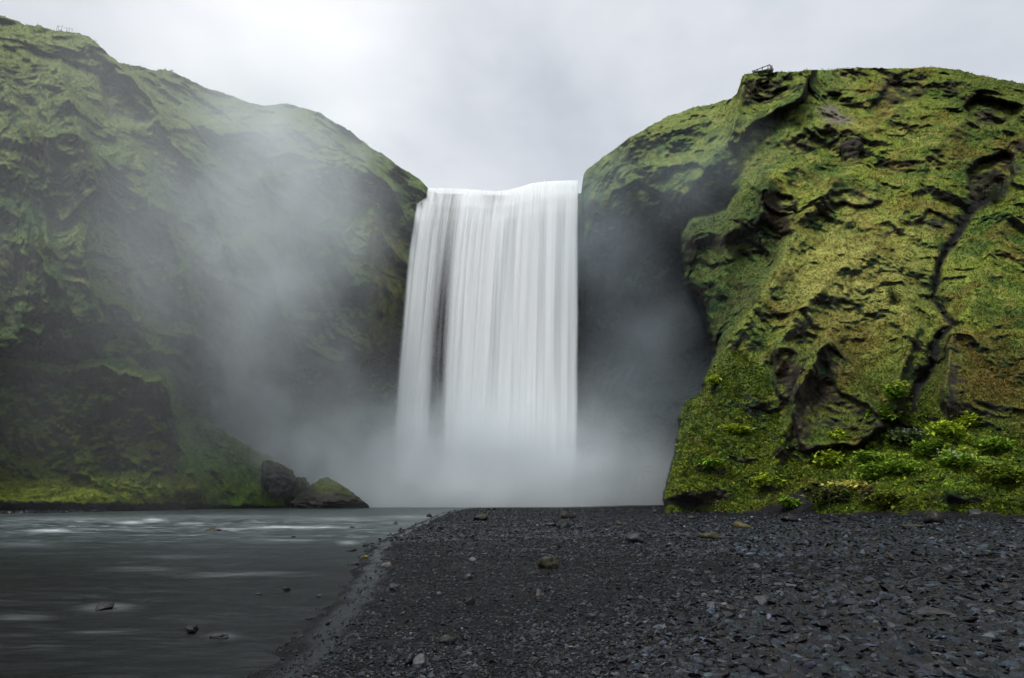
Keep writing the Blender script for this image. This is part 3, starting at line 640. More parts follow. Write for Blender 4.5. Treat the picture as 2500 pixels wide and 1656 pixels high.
bar(24000, 1238, 1310, .04, .12, sh0, I0[1], (.3, .6), .03, 2.6, 1.0, mul=1.6)
gravel = mesh_from('gravel', np.concatenate(Vs), np.concatenate(Fs), MP, smooth=False, cols=np.concatenate(Cs))
tag(gravel, 'dark wet pebbles and flat stones covering the river bar', 'gravel', kind='stuff')
# left bank
Vs, Fs, Cs = [], [], []; base_i = 0
n = 14000; gxs = rng.uniform(-250, 760, n); gys = 1258 - (rng.random(n)) * np.interp(gxs, [0, 740], [36, 12]) - np.interp(gxs, [0, 740], [0, 18])
d0 = np.interp(gxs, [-250, 0, 200, 400, 600, 740], [55, 61, 65, 71, 84, 96]) + (1258 - gys) * .0
P = on_plane(gxs, np.maximum(gys, 1233), 0.0)
rr = rng.random(n); LBx = np.interp(gxs, [-640, -200, 0, 200, 400, 600, 740], LB[:, 0]); LBy = np.interp(gxs, [-640, -200, 0, 200, 400, 600, 740], LB[:, 1])
bx = LBx * (1 + rr * 4.6 / LBy); by = LBy + rr * 4.6; bz = ground_z(bx, by)
s = np.exp(rng.uniform(math.log(.08), math.log(.26), n)); cc = np.clip(pebble_cols(n, .05) * 5, .01, .2)
addp(scatter(sh0, I0[1], np.stack([bx, by, bz + s * .2], -1), s, rng.uniform(.4, .8, n), cc))
tag(mesh_from('shore_gravel', np.concatenate(Vs), np.concatenate(Fs), MP, smooth=False, cols=np.concatenate(Cs)),
    'strip of dark shingle along the far river bank', 'gravel', kind='stuff')

# ------------------------------------------------------------------ stones that stand out, each its own thing
GREY, DARK, PALE, BRN = c3(.016, .018, .021), c3(.005, .0055, .006), c3(.033, .038, .044), c3(.022, .016, .013)
MOSS, YMOSS = c3(.028, .027, .009), c3(.055, .045, .012)
def rock(name, cat, label, pxx, pyb, wpx, hpx, colr, moss=None, mossamt=0., Z=None, group=None, seed=0, zb=None, deep=.9, dist=None, lump=.3, mat=None, flatshade=False, prof=None, rough=.035, cuts=(.5, .82), nc=9):
    """pxx, pyb: where its middle meets the ground; wpx, hpx: its size"""
    if dist is None:
        zz = .25 if zb is None else zb
        g = on_plane(np.array([pxx]), np.array([pyb]), zz)[0]
        for _ in range(4):
            z2 = float(ground_z(np.array([g[0]]), np.array([g[1]]))[0]) if zb is None else zb
            g = on_plane(np.array([pxx]), np.array([pyb]), z2)[0]
    else: g = at(np.array([pxx]), np.array([pyb]), dist)[0]
    k = np.hypot(g[1], 0) / F; w, h = wpx * k / 2, hpx * k
    V, Fc = (I2 if wpx < 60 else I3); r2 = np.random.default_rng(seed + int(pxx * 7 + pyb))
    W = V * (1 + fbm(V * .9 + r2.uniform(0, 50), 3, int(r2.integers(900))) * lump * 1.8)[:, None]
    for _ in range(nc):
        nrm = r2.normal(size=3); nrm /= np.linalg.norm(nrm); dd = W @ nrm - r2.uniform(*cuts); W = W - np.maximum(dd, 0)[:, None] * nrm * .85
    W = W + V * (fbm(V * 5, 3, 77) * rough)[:, None]
    lo, hi = W.min(0), W.max(0); W = (W - (lo + hi) / 2) / ((hi - lo) / 2)
    if prof is not None: W[:, 2] = (W[:, 2] + 1) * np.interp(W[:, 0] + .12 * W[:, 1], [p[0] for p in prof], [p[1] for p in prof]) - 1
    W[:, 0] *= w; W[:, 1] *= w * deep; W[:, 2] = (W[:, 2] + 1) * .5 * h * 1.35 - h * .35
    nn = V.copy(); nn[:, 2] /= max(h / w, .3)
    up = nn[:, 2] / np.linalg.norm(nn, axis=1); nv = fbm(V * 2.6 + seed, 3, 66)
    cc = np.broadcast_to(colr, V.shape) * (1 + nv[:, None] * .5)
    if moss is not None: cc = mixc(cc, moss, ss(.55 - mossamt * .9, .85 - mossamt * .6, up + nv * .4))
    o = mesh_from(name, W, Fc, mat or MST, cols=np.clip(cc, .004, .5), smooth=not flatshade)
    o.location = tuple(g); tag(o, label, cat, group)
    return o
ST = [  # label, px, py, w, h, colour, moss, amount, on water, group
    ('dark moss-capped boulder resting on the gravel beside the river mouth', 1173, 1271, 36, 15, DARK, MOSS, .35, None),
    ('brown pair-shaped boulder on the gravel in front of the waterfall mist', 1385, 1266, 36, 18, BRN * .8, None, 0, None),
    ('low black stone on the far gravel edge under the waterfall', 1201, 1246, 18, 6, DARK, None, 0, None),
    ('reddish brown flat rock on the gravel left of a black wedge stone', 1345, 1285, 30, 9, BRN, None, 0, None),
    ('black wedge stone on the gravel right of the reddish flat rock', 1378, 1292, 30, 15, DARK, None, 0, None),
    ('pale grey boulder with dark moss on its left side, on the open gravel', 1552, 1327, 46, 25, PALE * .8, MOSS * .6, .1, None),
    ('small olive mossy stone on the gravel left of the headland foot', 1511, 1281, 16, 10, MOSS, MOSS, .5, None),
    ('large brown mossy block half sunk in the middle of the gravel bar', 1338, 1388, 50, 26, c3(.035, .030, .016), MOSS * .6, .5, None),
    ('upright pale stone with a shadowed left side near the water edge', 962, 1443, 26, 16, PALE * .7, None, 0, None),
    ('flat pinkish cobble on the gravel near the shoreline', 945, 1383, 26, 10, c3(.07, .06, .058), None, 0, None),
    ('round pale bluish cobble in the centre left of the gravel', 1154, 1369, 18, 9, c3(.07, .085, .10), None, 0, None),
    ('smooth pale dome stone low in the foreground gravel', 1026, 1625, 40, 24, c3(.05, .052, .056), None, 0, None),
    ('black angular stone beside the pale dome stone in the foreground', 1000, 1622, 30, 26, DARK, None, 0, None),
    ('black stone standing alone in the left centre of the gravel', 1146, 1475, 24, 17, DARK, None, 0, None),
    ('pinkish upright stone on the gravel below the brown mossy block', 1316, 1455, 16, 16, c3(.06, .045, .04), None, 0, None),
    ('small tan stone on dark gravel left of the pinkish upright stone', 1146, 1413, 20, 11, c3(.05, .044, .04), None, 0, None),
    ('brown tussocky stone with dry moss, nearest of the mossy rocks below the headland', 1733, 1316, 50, 17, c3(.030, .024, .014), MOSS, .6, None),
    ('yellow-brown moss-covered stone on the gravel below the headland', 1812, 1291, 42, 17, MOSS, YMOSS, .9, None),
    ('dark brown boulder at the foot of the black scree', 1925, 1274, 44, 18, BRN * .45, None, 0, None),
    ('long dark low rock right of the scree on the sand', 2028, 1278, 40, 8, DARK * 1.3, None, 0, None),
    ('dark brown round boulder on the gravel below the undergrowth', 2024, 1298, 30, 14, BRN * .5, None, 0, None),
    ('pointed grey stone leaning left on the gravel', 1967, 1309, 20, 14, GREY, None, 0, None),
    ('brown boulder on the gravel, second of the pair below the undergrowth', 2096, 1303, 24, 16, BRN * .5, None, 0, None),
    ('small black block on open gravel left of centre right', 1914, 1333, 14, 10, DARK, None, 0, None),
    ('large black-brown boulder against the grassy bank at the right', 2285, 1279, 52, 32, BRN * .35, MOSS * .6, .0, None),
    ('grey pyramid stone against the grassy bank at the far right', 2380, 1266, 30, 22, GREY * 1.4, None, 0, None),
    ('flat dark slab with a mossy right end on the sand', 2228, 1289, 56, 10, DARK * 1.4, MOSS, .0, None),
    ('pale flat stone on the sand right of the black-brown boulder', 2345, 1277, 26, 5, PALE * .5, None, 0, None),
    ('grey stone on the sand left of the flat dark slab', 2152, 1286, 18, 6, GREY * 1.3, None, 0, None),
    ('block stone at the right picture edge on the sand', 2494, 1281, 26, 14, GREY * .8, None, 0, None),
    ('large flat-topped dark slab standing on the right gravel', 2315, 1397, 44, 20, DARK * 1.4, None, 0, None),
    ('grey split block with black underside on the right gravel', 1858, 1478, 36, 22, GREY * 1.2, None, 0, None),
    ('wide flat grey stone with a smooth top on the right gravel', 2072, 1478, 44, 14, GREY * .9, None, 0, None),
    ('round grey cobble in the foreground of the right gravel', 2016, 1508, 32, 18, GREY * .8, None, 0, None),
    ('long flat purplish boulder sunk in the right gravel', 2285, 1505, 76, 20, c3(.030, .028, .030), None, 0, None),
    ('brown oval cobble on gravel left of the grey split block', 1782, 1490, 26, 13, BRN * .7, None, 0, None),
    ('lumpy grey stone in the lower centre of the right gravel', 1942, 1562, 34, 14, GREY * 1.2, None, 0, None),
    ('small pale cobble low in the right foreground', 2138, 1612, 26, 16, GREY * 1.5, None, 0, None),
    ('black rock with a mossy back in the lower left foreground', 1092, 1572, 46, 16, DARK, MOSS * .5, .0, None),
    ('dark wedge stone on the gravel left of the split block', 1700, 1432, 26, 10, DARK * 1.6, None, 0, None),
    ('pale angular stone with black lee side on the gravel centre', 1442, 1510, 26, 12, GREY * 1.6, None, 0, None),
    ('grey cobble at the mist edge near the headland foot', 1600, 1252, 14, 7, GREY, None, 0, None),
    ('brown stone at the foot of the headland nose', 1690, 1268, 24, 9, BRN * .7, None, 0, None),
    ('pale slab on gravel between the headland nose and the yellow mossy stone', 1726, 1277, 22, 6, PALE * .6, None, 0, None),
    ('dark flat rock breaking the river surface in mid-stream', 522, 1297, 38, 7, DARK * 1.4, MOSS * .8, .2, 0.0),
    ('flat dark rock at the end of the line of rapids', 860, 1290, 14, 5, DARK, None, 0, 0.0),
    ('black upright rock in the shallow water off the gravel', 966, 1281, 9, 8, DARK, None, 0, 0.0),
    ('small black rock in the far shallows beside the gravel tip', 1048, 1263, 13, 9, DARK, None, 0, 0.0),
    ('tiny black pointed rock at the river edge near the gravel', 976, 1298, 7, 9, DARK, None, 0, 0.0),
    ('black stone on the shoreline left of the gravel', 893, 1335, 16, 8, DARK, None, 0, 0.0),
    ('long black stone in the shallows just below the shoreline stone', 858, 1345, 24, 6, DARK, None, 0, 0.0),
    ('square dark stone standing out of the near shallow river', 700, 1442, 18, 9, DARK * 1.5, None, 0, 0.0),
    ('pale cobble under shallow water left of the square dark stone', 632, 1454, 16, 6, PALE, None, 0, 0.0),
    ('pale cobble in the shallows right of the square dark stone', 779, 1457, 13, 5, PALE, None, 0, 0.0),
    ('black knobbly rock standing out of the dark near river', 466, 1543, 28, 15, DARK, None, 0, 0.0),
    ('low rounded rock washed over beside the black knobbly rock', 538, 1555, 46, 9, GREY * .7, None, 0, 0.0),
    ('peaked half-submerged rock in the left of the river', 258, 1488, 42, 16, DARK * 1.6, None, 0, 0.0),
    ('tiny flat rock in the pool just right of the mossy boulder', 927, 1236, 12, 2.5, DARK * 1.5, None, 0, 0.0),
    ('dark pebble in mid-river rapids above the shore stones', 716, 1312, 9, 3, DARK, None, 0, 0.0),
    ('dark stone at the shallow river bottom edge near the wet shore', 755, 1512, 20, 5, DARK * 1.4, None, 0, 0.0),
]
for k, (lab, x, y, w, h, c_, ms, ma, zb) in enumerate(ST):
    big = w > 30; nm = 'river_rock' if zb is not None else ('boulder' if big else 'stone')
    rock(nm, 'boulder' if nm == 'boulder' else ('rock' if nm == 'river_rock' else 'stone'), lab, x, y, w, h, c_, ms, ma, seed=k, zb=zb,
         group='rocks standing in the river' if zb is not None else 'stones lying on the gravel bar')

# leaf on the shore
# big boulders across the river, at the end of the green spur
MBd = c3(.030, .028, .024)
rock('boulder', 'boulder', 'long moss-topped boulder sloping down to the river in front of the waterfall mist', 812, 1240, 184, 74, MBd, c3(.055, .070, .014), .10, dist=98, seed=3, deep=.8, mat=MB, lump=.2, cuts=(.55, .82), nc=12, rough=.09, prof=[(-1, .95), (-.55, 1.05), (-.2, .98), (.3, .86), (.75, .68), (1, .5)], group='boulders at the end of the green spur')
rock('boulder', 'boulder', 'smaller peaked dark boulder leaning against the long moss-topped boulder', 727, 1237, 78, 70, MBd * .9, c3(.040, .055, .012), .25, dist=100, seed=9, deep=.9, mat=MB, lump=.28, cuts=(.55, .8), nc=10, rough=.09, group='boulders at the end of the green spur')
rock('boulder', 'boulder', 'grey bare rock block on the green spur behind the peaked boulder', 674, 1192, 92, 66, c3(.045, .046, .048), c3(.05, .07, .02), .1, dist=96, seed=31, deep=1.1, cuts=(.5, .78), nc=14, prof=[(-1, .95), (-.4, 1.0), (.3, .9), (1, .72)], mat=MB, lump=.28, rough=.09, group='boulders at the end of the green spur')

# rock pillar
def pillar():
    prof = [(430, 44), (412, 33), (402, 25), (392, 20), (380, 21), (370, 26), (360, 27), (352, 25), (344, 21), (338, 10), (336, 0.5)]
    D1 = float(tpoint([2077], [392])[0][0, 1]) - .2; n = 40; V = []
    prof = [(a * 1.0, b) for a, b in prof]; ysx = np.linspace(0, len(prof) - 1, 60)
    for v in ysx:
        yy = np.interp(v, range(len(prof)), [p[0] for p in prof]); rr = np.interp(v, range(len(prof)), [p[1] for p in prof]) * D1 / F
        cpt = at(np.array([2077.]), np.array([yy]), D1)[0]
        for a in np.linspace(0, 2 * np.pi, n, endpoint=False): V.append(cpt + np.array([math.cos(a) * rr, math.sin(a) * rr, 0]))
    V = np.array(V); m = len(ysx); ctr = V.mean(0)
    nrm = V - V.reshape(m, n, 3).mean(1).repeat(n, 0); nrm /= np.linalg.norm(nrm, axis=1)[:, None] + 1e-6
    V = V + nrm * (fbm(V / .9, 4, 5) * .35)[:, None] + nrm * (perlin(np.stack([V[:, 0] * 0, V[:, 1] * 0, V[:, 2] * 1.8], -1), 9) * .18)[:, None]
    i = np.arange(m * n).reshape(m, n); q = np.stack([i[:-1], np.roll(i, -1, 1)[:-1], np.roll(i, -1, 1)[1:], i[1:]], -1).reshape(-1, 4)
    tz = (V[:, 2] - V[:, 2].min()) / np.ptp(V[:, 2]); cc = mixc(np.broadcast_to(c3(.040, .034, .028), V.shape), c3(.085, .095, .018), ss(.83, .93, tz + fbm(V, 2, 3) * .1))
    cc = mixc(cc, c3(.085, .095, .02), ss(.5, .3, tz + fbm(V, 2, 4) * .1))
    o = V.mean(0).copy(); o[2] = V[:, 2].min()
    ob = mesh_from('rock_pillar', V - o, q, MB, cols=cc); ob.location = tuple(o)
    tag(ob, 'mushroom-shaped rock pillar with a mossy cap on the green hillside', 'rock')
pillar()

# ------------------------------------------------------------------ the waterfall
lipx = np.array([1030, 1045, 1075, 1105, 1130, 1165, 1200, 1215, 1240, 1270, 1300, 1330, 1360, 1400, 1412]); lipy = np.array([464, 460, 459, 459, 461, 463, 465, 466, 464, 456, 447, 443, 441, 440, 441])
def fall():
    nu, nv = 360, 130; u = np.linspace(0, 1, nu); v = np.linspace(0, 1, nv)[:, None]
    Vs, Qs, Cc, UV = [], [], [], []; off = 0
    NL = 4
    for L in range(NL):
        xt = 1031 + (1413 - 1031) * u; yt = np.interp(xt, lipx, lipy) + fbm(np.stack([u * 40, 0 * u, 0 * u + L], -1), 2, 9) * 1.5
        f = L / (NL - 1)
        xbL = 950 - 6 * f; xbR = 1412
        # px path: the left side leans out, the middle fans left
        spread = v ** .75
        Xp = xt[None] + ((xbL + (xbR - xbL) * u[None] ** 1.02) - xt[None]) * spread
        # the free fall: rounded over the lip, then dropping
        zt = at(xt, yt - 2, 116.6)[:, 2]
        z = zt[None] * (1 - v ** 1.15) - .3 + (1 - v) * 0
        Y = 116.6 - (np.minimum(v * 9, 1) ** .6) * 1.6 - v ** .5 * (1.2 + 1.8 * f) - f * .8 * np.minimum(v * 6, 1)
        rel = fbm(np.stack([u[None] * 34 + 0 * v, v * .9 + 0 * u[None], 0 * v + 0 * u[None] + L * 7], -1), 2, 601) * .14 + fbm(np.stack([u[None] * 12 + 0 * v, v * .9 + 0 * u[None], 0 * v + 0 * u[None] + L * 3], -1), 2, 611) * .6
        Y = Y - rel * np.minimum(v * 5, 1)
        b = (CH - z)  # x from px at that depth/height
        # px = 1250 + F*x/(Y*CP + (z-CH)*SP)
        xw = (Xp - 1250) / F * (Y * CP + (z - CH) * SP)
        uu = u[None] + 0 * v; vv = v + 0 * u[None]
        s1 = fbm(np.stack([uu * 60 + .6 * vv, vv * 1.2, 0 * uu + 5 * L], -1), 3, 621); s2 = fbm(np.stack([uu * 17, vv * .8, 0 * uu + 3 * L], -1), 3, 631)
        cov = .88 + s1 * (.10 + .30 * ss(.35, 0, vv)) + s2 * .34 + .04
        # thin, see-through places: near the lip left of centre, the long gap low on the left, the dip at the lip
        g = lambda cx, w, a0, a1, s0=.06, s1_=.1: np.exp(-((Xp - cx) / w) ** 2) * ss(a0 - s0, a0 + s0, vv) * ss(a1 + s1_, a1 - s1_, vv)
        cov -= g(1105 - 36 * vv, 30, -.1, .42, .05, .3) * .62
        cov -= g(1090 - 30 * vv, 36, .36, .97, .30, .05) * .95
        cov -= g(1090 - 30 * vv, 18, .72, .98, .15, .04) * .6
        cov -= g(1216 - 60 * vv, 24, -.1, .14, .03, .1) * .5 + g(1065, 7, -.1, .2, .03, .15) * .35 + g(1310, 8, -.1, .16, .03, .14) * .3 + g(1180, 14, -.1, .10, .03, .1) * .4
        cov += g(1255 - 60 * vv, 60, .22, 1.2, .15) * .6 + g(1385, 14, .02, 1.2, .1) * .5 + g(1340, 16, .02, 1.2, .1) * .3 + g(1020 - 10 * vv, 20, .02, 1.2) * .4 + g(1150, 30, .0, 1.2) * .3
        cov += ss(.86, 1.0, vv) * .8
        wv = fbm(np.stack([vv * 5, 0 * uu, 0 * uu + L], -1), 2, 9) * .006
        edge = ss(0, .012 + .045 * vv, uu + wv) * ss(1, .985 - .022 * vv, uu + wv)
        cov = np.clip(cov, 0, 1.0) * edge * (1 - .12 * L)
        cov = np.clip(cov, 0, 1) * (.42 + .45 * ss(.0, .2, vv) * 1.0 if L else .85)
        V = np.stack([xw, Y, z], -1); i = np.arange(nu * nv).reshape(nv, nu)
        Vs.append(V.reshape(-1, 3)); Qs.append(np.stack([i[:-1, :-1], i[:-1, 1:], i[1:, 1:], i[1:, :-1]], -1).reshape(-1, 4) + off); off += nu * nv
        Cc.append(np.stack([cov, .42 - .32 * ss(.05, .6, vv), 0 * cov], -1).reshape(-1, 3)); UV.append(np.stack([uu + L * .37, vv], -1).reshape(-1, 2))
    V = np.concatenate(Vs); o = mesh_from('waterfall', V, np.concatenate(Qs), MF, cols=np.concatenate(Cc))
    me = o.data; uvl = me.uv_layers.new(name='UVMap'); vi = np.empty(len(me.loops), np.int32); me.loops.foreach_get('vertex_index', vi)
    uvl.data.foreach_set('uv', np.concatenate(UV)[vi].astype(np.float32).ravel())
    tag(o, 'tall white curtain of falling water between the green cliffs', 'waterfall')
fall()

# ------------------------------------------------------------------ grass tufts, undergrowth
def tufts(name, label, n, x0, x1, y0f, y1, size, colf, cov_min=.3, seed=0, blades=3, filt=None, up=.8, width=.28, kind='stuff'):
    r2 = np.random.default_rng(seed); x = r2.uniform(x0, x1, n); tp = np.interp(x, px, top); y = tp + (y1 - tp) * r2.random(n)
    if y0f is not None: y = y0f + (y1 - y0f) * r2.random(n)
    P, Nn, cc, cv = tpoint(x, y); keep = (cv > cov_min + r2.random(n) * .3)
    if filt is not None: keep &= filt(x, y, P)
    P, Nn, cc, x, y = P[keep], Nn[keep], cc[keep], x[keep], y[keep]; n = len(P)
    s = np.exp(r2.uniform(math.log(size[0]), math.log(size[1]), n)); V = []; Fc = []; Cc = []
    for b in range(blades):
        dirv = Nn * .7 + r2.normal(0, .55, (n, 3)) + np.array([0, 0, up]); dirv /= np.linalg.norm(dirv, axis=1)[:, None]
        side = np.cross(dirv, r2.normal(size=(n, 3))); side /= np.linalg.norm(side, axis=1)[:, None] + 1e-6
        b0 = P - Nn * .04 + r2.normal(0, .12, (n, 3)) * s[:, None]
        tipd = b0 + dirv * s[:, None]; sag = np.array([0, 0, -.25]) * s[:, None]
        w = (side * (s * width)[:, None]); mid = b0 + dirv * (s * .55)[:, None] 
        V += [b0, mid + w * .5, tipd + sag, mid - w * .5]
        c = colf(cc, x, y, n, r2); Cc += [c] * 4
        Fc.append(np.arange(n)[:, None] + np.array([[0, 1, 2, 3]]) * n + b * 4 * n)
    o = mesh_from(name, np.concatenate(V), np.concatenate(Fc), ML, smooth=False, cols=np.clip(np.concatenate(Cc), .004, .6))
    return tag(o, label, 'grass' if 'grass' in name else 'undergrowth', kind=kind)
def gcol(cc, x, y, n, r2):
    c = cc * np.exp(r2.normal(.10, .20, (n, 1))); m = r2.random(n) < .10; c[m] = c[m] * c3(1.35, 1.1, .8); return c
tufts('hillside_grass', 'tussocky grass covering the slopes right of the waterfall', 80000, 1440, 2800, None, 1255, (.14, .42), gcol, .35, 1)
tufts('cliff_grass', 'misty grass covering the slopes left of the waterfall', 60000, -60, 1030, None, 1222, (.16, .45), gcol, .35, 2)
UP = [(1620, 1262), (1640, 1150), (1660, 1000), (1740, 900), (1800, 850), (1860, 900), (1900, 1000), (1930, 1090), (2000, 1110), (2100, 1090), (2160, 1040), (2230, 940), (2270, 930), (2280, 1010), (2400, 1050), (2860, 1090), (2860, 1262)]
def ucol(cc, x, y, n, r2):
    b = fbm(np.stack([x / 26, y / 14, 0 * x], -1), 3, 701); pal = mixc(np.broadcast_to(c3(.055, .105, .012), (n, 3)), c3(.16, .22, .015), ss(-.15, .45, b))
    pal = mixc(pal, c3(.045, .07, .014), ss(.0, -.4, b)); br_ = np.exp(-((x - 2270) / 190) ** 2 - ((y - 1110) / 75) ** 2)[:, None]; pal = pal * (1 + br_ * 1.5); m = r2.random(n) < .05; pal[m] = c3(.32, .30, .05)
    return pal * np.exp(r2.normal(0, .3, (n, 1)))
def uf(x, y, P):
    b = fbm(np.stack([x / 26, y / 14, 0 * x], -1), 3, 701); return (sdist(x, y, UP) > 0) & (b > -.35)
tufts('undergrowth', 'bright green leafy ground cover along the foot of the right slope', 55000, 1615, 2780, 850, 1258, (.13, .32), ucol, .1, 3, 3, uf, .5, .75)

def bush(k, x, y, wpx, hpx, colr, label, flower=None, nleaf=620, twig=False):
    P = tpoint([x], [y])[0][0]; kx = P[1] / F; W, H = wpx * kx / 2, hpx * kx; r2 = np.random.default_rng(900 + k)
    root = empty('shrub' if twig else 'angelica_plant', tuple(P), label=label, cat='shrub' if twig else 'plant', group='shrubs on the right slope' if twig else 'leafy plants along the foot of the right slope')
    V, Fc = [], []; ns = 9 if not twig else 22; tips = []
    for j in range(ns):
        a = r2.uniform(0, 6.283); rr = r2.uniform(.15, .9) ; e = np.array([math.cos(a) * W * rr, math.sin(a) * W * rr * .7, H * r2.uniform(.6, 1) * (1 - .35 * rr)]); tips.append(e)
        mid = e * .5 + np.array([0, 0, H * .12]); pts = [np.zeros(3), mid, e]; th = [.03, .02, .008] if not twig else [.035, .02, .008]
        b0 = len(V)
        for p, w in zip(pts, th):
            for q in range(3): V.append(p + np.array([math.cos(q * 2.09) * w, math.sin(q * 2.09) * w, 0]))
        for s_ in range(2):
            for q in range(3): Fc.append((b0 + s_ * 3 + q, b0 + s_ * 3 + (q + 1) % 3, b0 + s_ * 3 + 3 + (q + 1) % 3, b0 + s_ * 3 + 3 + q))
    sc = np.tile(c3(.05, .07, .015) if not twig else c3(.05, .04, .03), (len(V), 1))
    mesh_from('stem', np.array(V), np.array(Fc), ML, root, cols=sc)
    tips = np.array(tips)
    if not twig:      # umbrella-like tiers of broad leaflets round each stem tip
        ti = r2.integers(0, ns, nleaf); c0 = tips[ti] * r2.uniform(.45, 1.05, (nleaf, 1)) + r2.normal(0, 1, (nleaf, 3)) * np.array([W * .26, W * .2, H * .08])
    else:
        ti = r2.integers(0, ns, nleaf); c0 = tips[ti] * r2.uniform(.35, 1.1, (nleaf, 1)) + r2.normal(0, .07, (nleaf, 3)) * np.array([W, W, H])
    c0[:, 2] = np.maximum(c0[:, 2], .0)
    s = r2.uniform(.12, .26, nleaf) if not twig else r2.uniform(.05, .1, nleaf)
    d = r2.normal(0, 1, (nleaf, 3)) * np.array([1, 1, .35]); d /= np.linalg.norm(d, axis=1)[:, None]; sd_ = np.cross(d, np.array([0, 0, 1.]) + r2.normal(0, .35, (nleaf, 3))); sd_ /= np.linalg.norm(sd_, axis=1)[:, None]
    Vl = np.concatenate([c0 - d * s[:, None], c0 + sd_ * (s * .55)[:, None], c0 + d * s[:, None] - np.array([0, 0, .3]) * s[:, None], c0 - sd_ * (s * .55)[:, None]])
    lc = np.array(colr)[None] * np.exp(r2.normal(0, .3, (nleaf, 1))); lc = np.tile(lc, (4, 1))
    mesh_from('foliage', Vl, np.arange(nleaf)[:, None] + np.array([[0, 1, 2, 3]]) * nleaf, ML, root, smooth=False, cols=np.clip(lc, 0, .6))
    if flower is not None:
        nf = 70; ti = r2.integers(0, ns, nf); c0 = tips[ti] * 1.05 + r2.normal(0, .12, (nf, 3)); s = r2.uniform(.04, .08, nf)
        Vf = np.concatenate([c0 + np.array(v)[None] * s[:, None] for v in ((-1, 0, 0), (0, -1, -.3), (1, 0, 0), (0, 1, .3))])
        mesh_from('blossoms', Vf, np.arange(nf)[:, None] + np.array([[0, 1, 2, 3]]) * nf, ML, root, smooth=False, cols=np.tile(np.array(flower), (4 * nf, 1)))
YG, BG, PY, DG = (.27, .36, .025), (.14, .235, .02), (.42, .40, .08), (.05, .09, .02)
WH = (.62, .62, .55)
PL = [(2055, 1100, 70, 44, YG, 'yellow-green leafy plant under the left corner of the dark rock face', PY),
      (2125, 1140, 60, 40, BG, 'broad bright green plant right of the short dark gully', None),
      (2130, 1180, 64, 46, BG, 'bright green plant in front of the broad plant, above the yellow-topped one', None),
      (2072, 1200, 74, 24, PY, 'low plant with a pale yellow flat top above the rope fence', PY),
      (2020, 1150, 56, 44, YG, 'yellow-green plant left of the short dark gully', None),
      (2215, 1095, 70, 50, (.05, .08, .025), 'grey-green bush dotted with white flowers', WH),
      (2320, 1075, 70, 40, YG, 'bright yellow-green plant on the rise below the brown block', None),
      (2370, 1050, 66, 40, YG, 'yellow-green plant directly under the brown block', PY),
      (2275, 1120, 70, 44, BG, 'green plant right of the white-flowered bush', None),
      (2340, 1150, 84, 44, BG, 'wide green plant with white dots in the right undergrowth', WH),
      (2200, 1165, 80, 44, BG, 'green leafy plant in the middle of the lower undergrowth', None),
      (2440, 1110, 76, 46, BG, 'green leafy plant near the right picture edge', None),
      (2465, 1190, 90, 60, (.12, .17, .015), 'feathery yellow-green plant low at the right picture edge', None),
      (2190, 980, 60, 46, BG, 'bright green plant at the foot of the gully', PY),
      (2155, 1030, 60, 36, BG, 'green plant hanging over the right end of the dark rock face', None),
      (2200, 952, 30, 18, PY, 'small pale yellow flowering plant beside the gully', PY),
      (1928, 1243, 34, 26, BG, 'lone green plant growing on the black scree', None),
      (1870, 1190, 60, 30, YG, 'yellow-green plant left of the black scree', None),
      (1750, 940, 34, 20, YG, 'small yellow-green plant on the headland edge', PY),
      (1800, 1060, 50, 26, YG, 'yellow-green plant in the middle of the headland slope', PY),
      (1735, 1150, 56, 30, BG, 'green plant low on the headland slope', None),
      (2170, 1240, 60, 36, (.12, .15, .015), 'yellowish plant beside the tall fence post', None),
      (2030, 1235, 90, 46, (.06, .075, .015), 'dark olive bushy clump at the right edge of the black scree', None)]
for k, (x, y, w, h, c_, lab, fl) in enumerate(PL): bush(k, x, y, w * 1.3, h * 1.2, c_, lab, fl)
SHR = [(2185, 745, 56, 60, DG, 'feathery dark green bush in the middle of the yellow slope'), (2380, 1040, 90, 80, (.045, .06, .018), 'bare-branched olive shrub under the brown block'),
       (2430, 500, 90, 60, (.06, .09, .035), 'pale-flecked bush right of the upper gully'), (2125, 1235, 60, 60, (.07, .055, .02), 'brownish twiggy bush beside the low yellow-topped plant')]
for k, (x, y, w, h, c_, lab) in enumerate(SHR): bush(50 + k, x, y, w, h, c_, lab, WH if 'flecked' in lab else None, 600, True)

# ------------------------------------------------------------------ built things: lookout platform, fences
def box(V, Fc, a, b, w, h):
    a, b = np.array(a, float), np.array(b, float); d = b - a; d /= np.linalg.norm(d); upv = np.array([0, 0, 1.]) if abs(d[2]) < .9 else np.array([0, 1., 0])
    s = np.cross(d, upv); s /= np.linalg.norm(s); u_ = np.cross(s, d); i = len(V)
    for p in (a, b):
        for q in ((-1, -1), (1, -1), (1, 1), (-1, 1)): V.append(p + s * q[0] * w / 2 + u_ * q[1] * h / 2)
    for f in ((0, 1, 2, 3), (7, 6, 5, 4), (0, 4, 5, 1), (1, 5, 6, 2), (2, 6, 7, 3), (3, 7, 4, 0)): Fc.append([i + k for k in f])
def part(name, segs, mat, root, w, h):
    V, Fc = [], []
    for a, b in segs: box(V, Fc, a, b, w, h)
    return mesh_from(name, np.array(V), np.array(Fc), mat, root, smooth=False)
WOOD = M_plain('weathered_wood', (.045, .04, .035)); STEEL = M_plain('dark_steel', (.03, .032, .036), .5, .5)
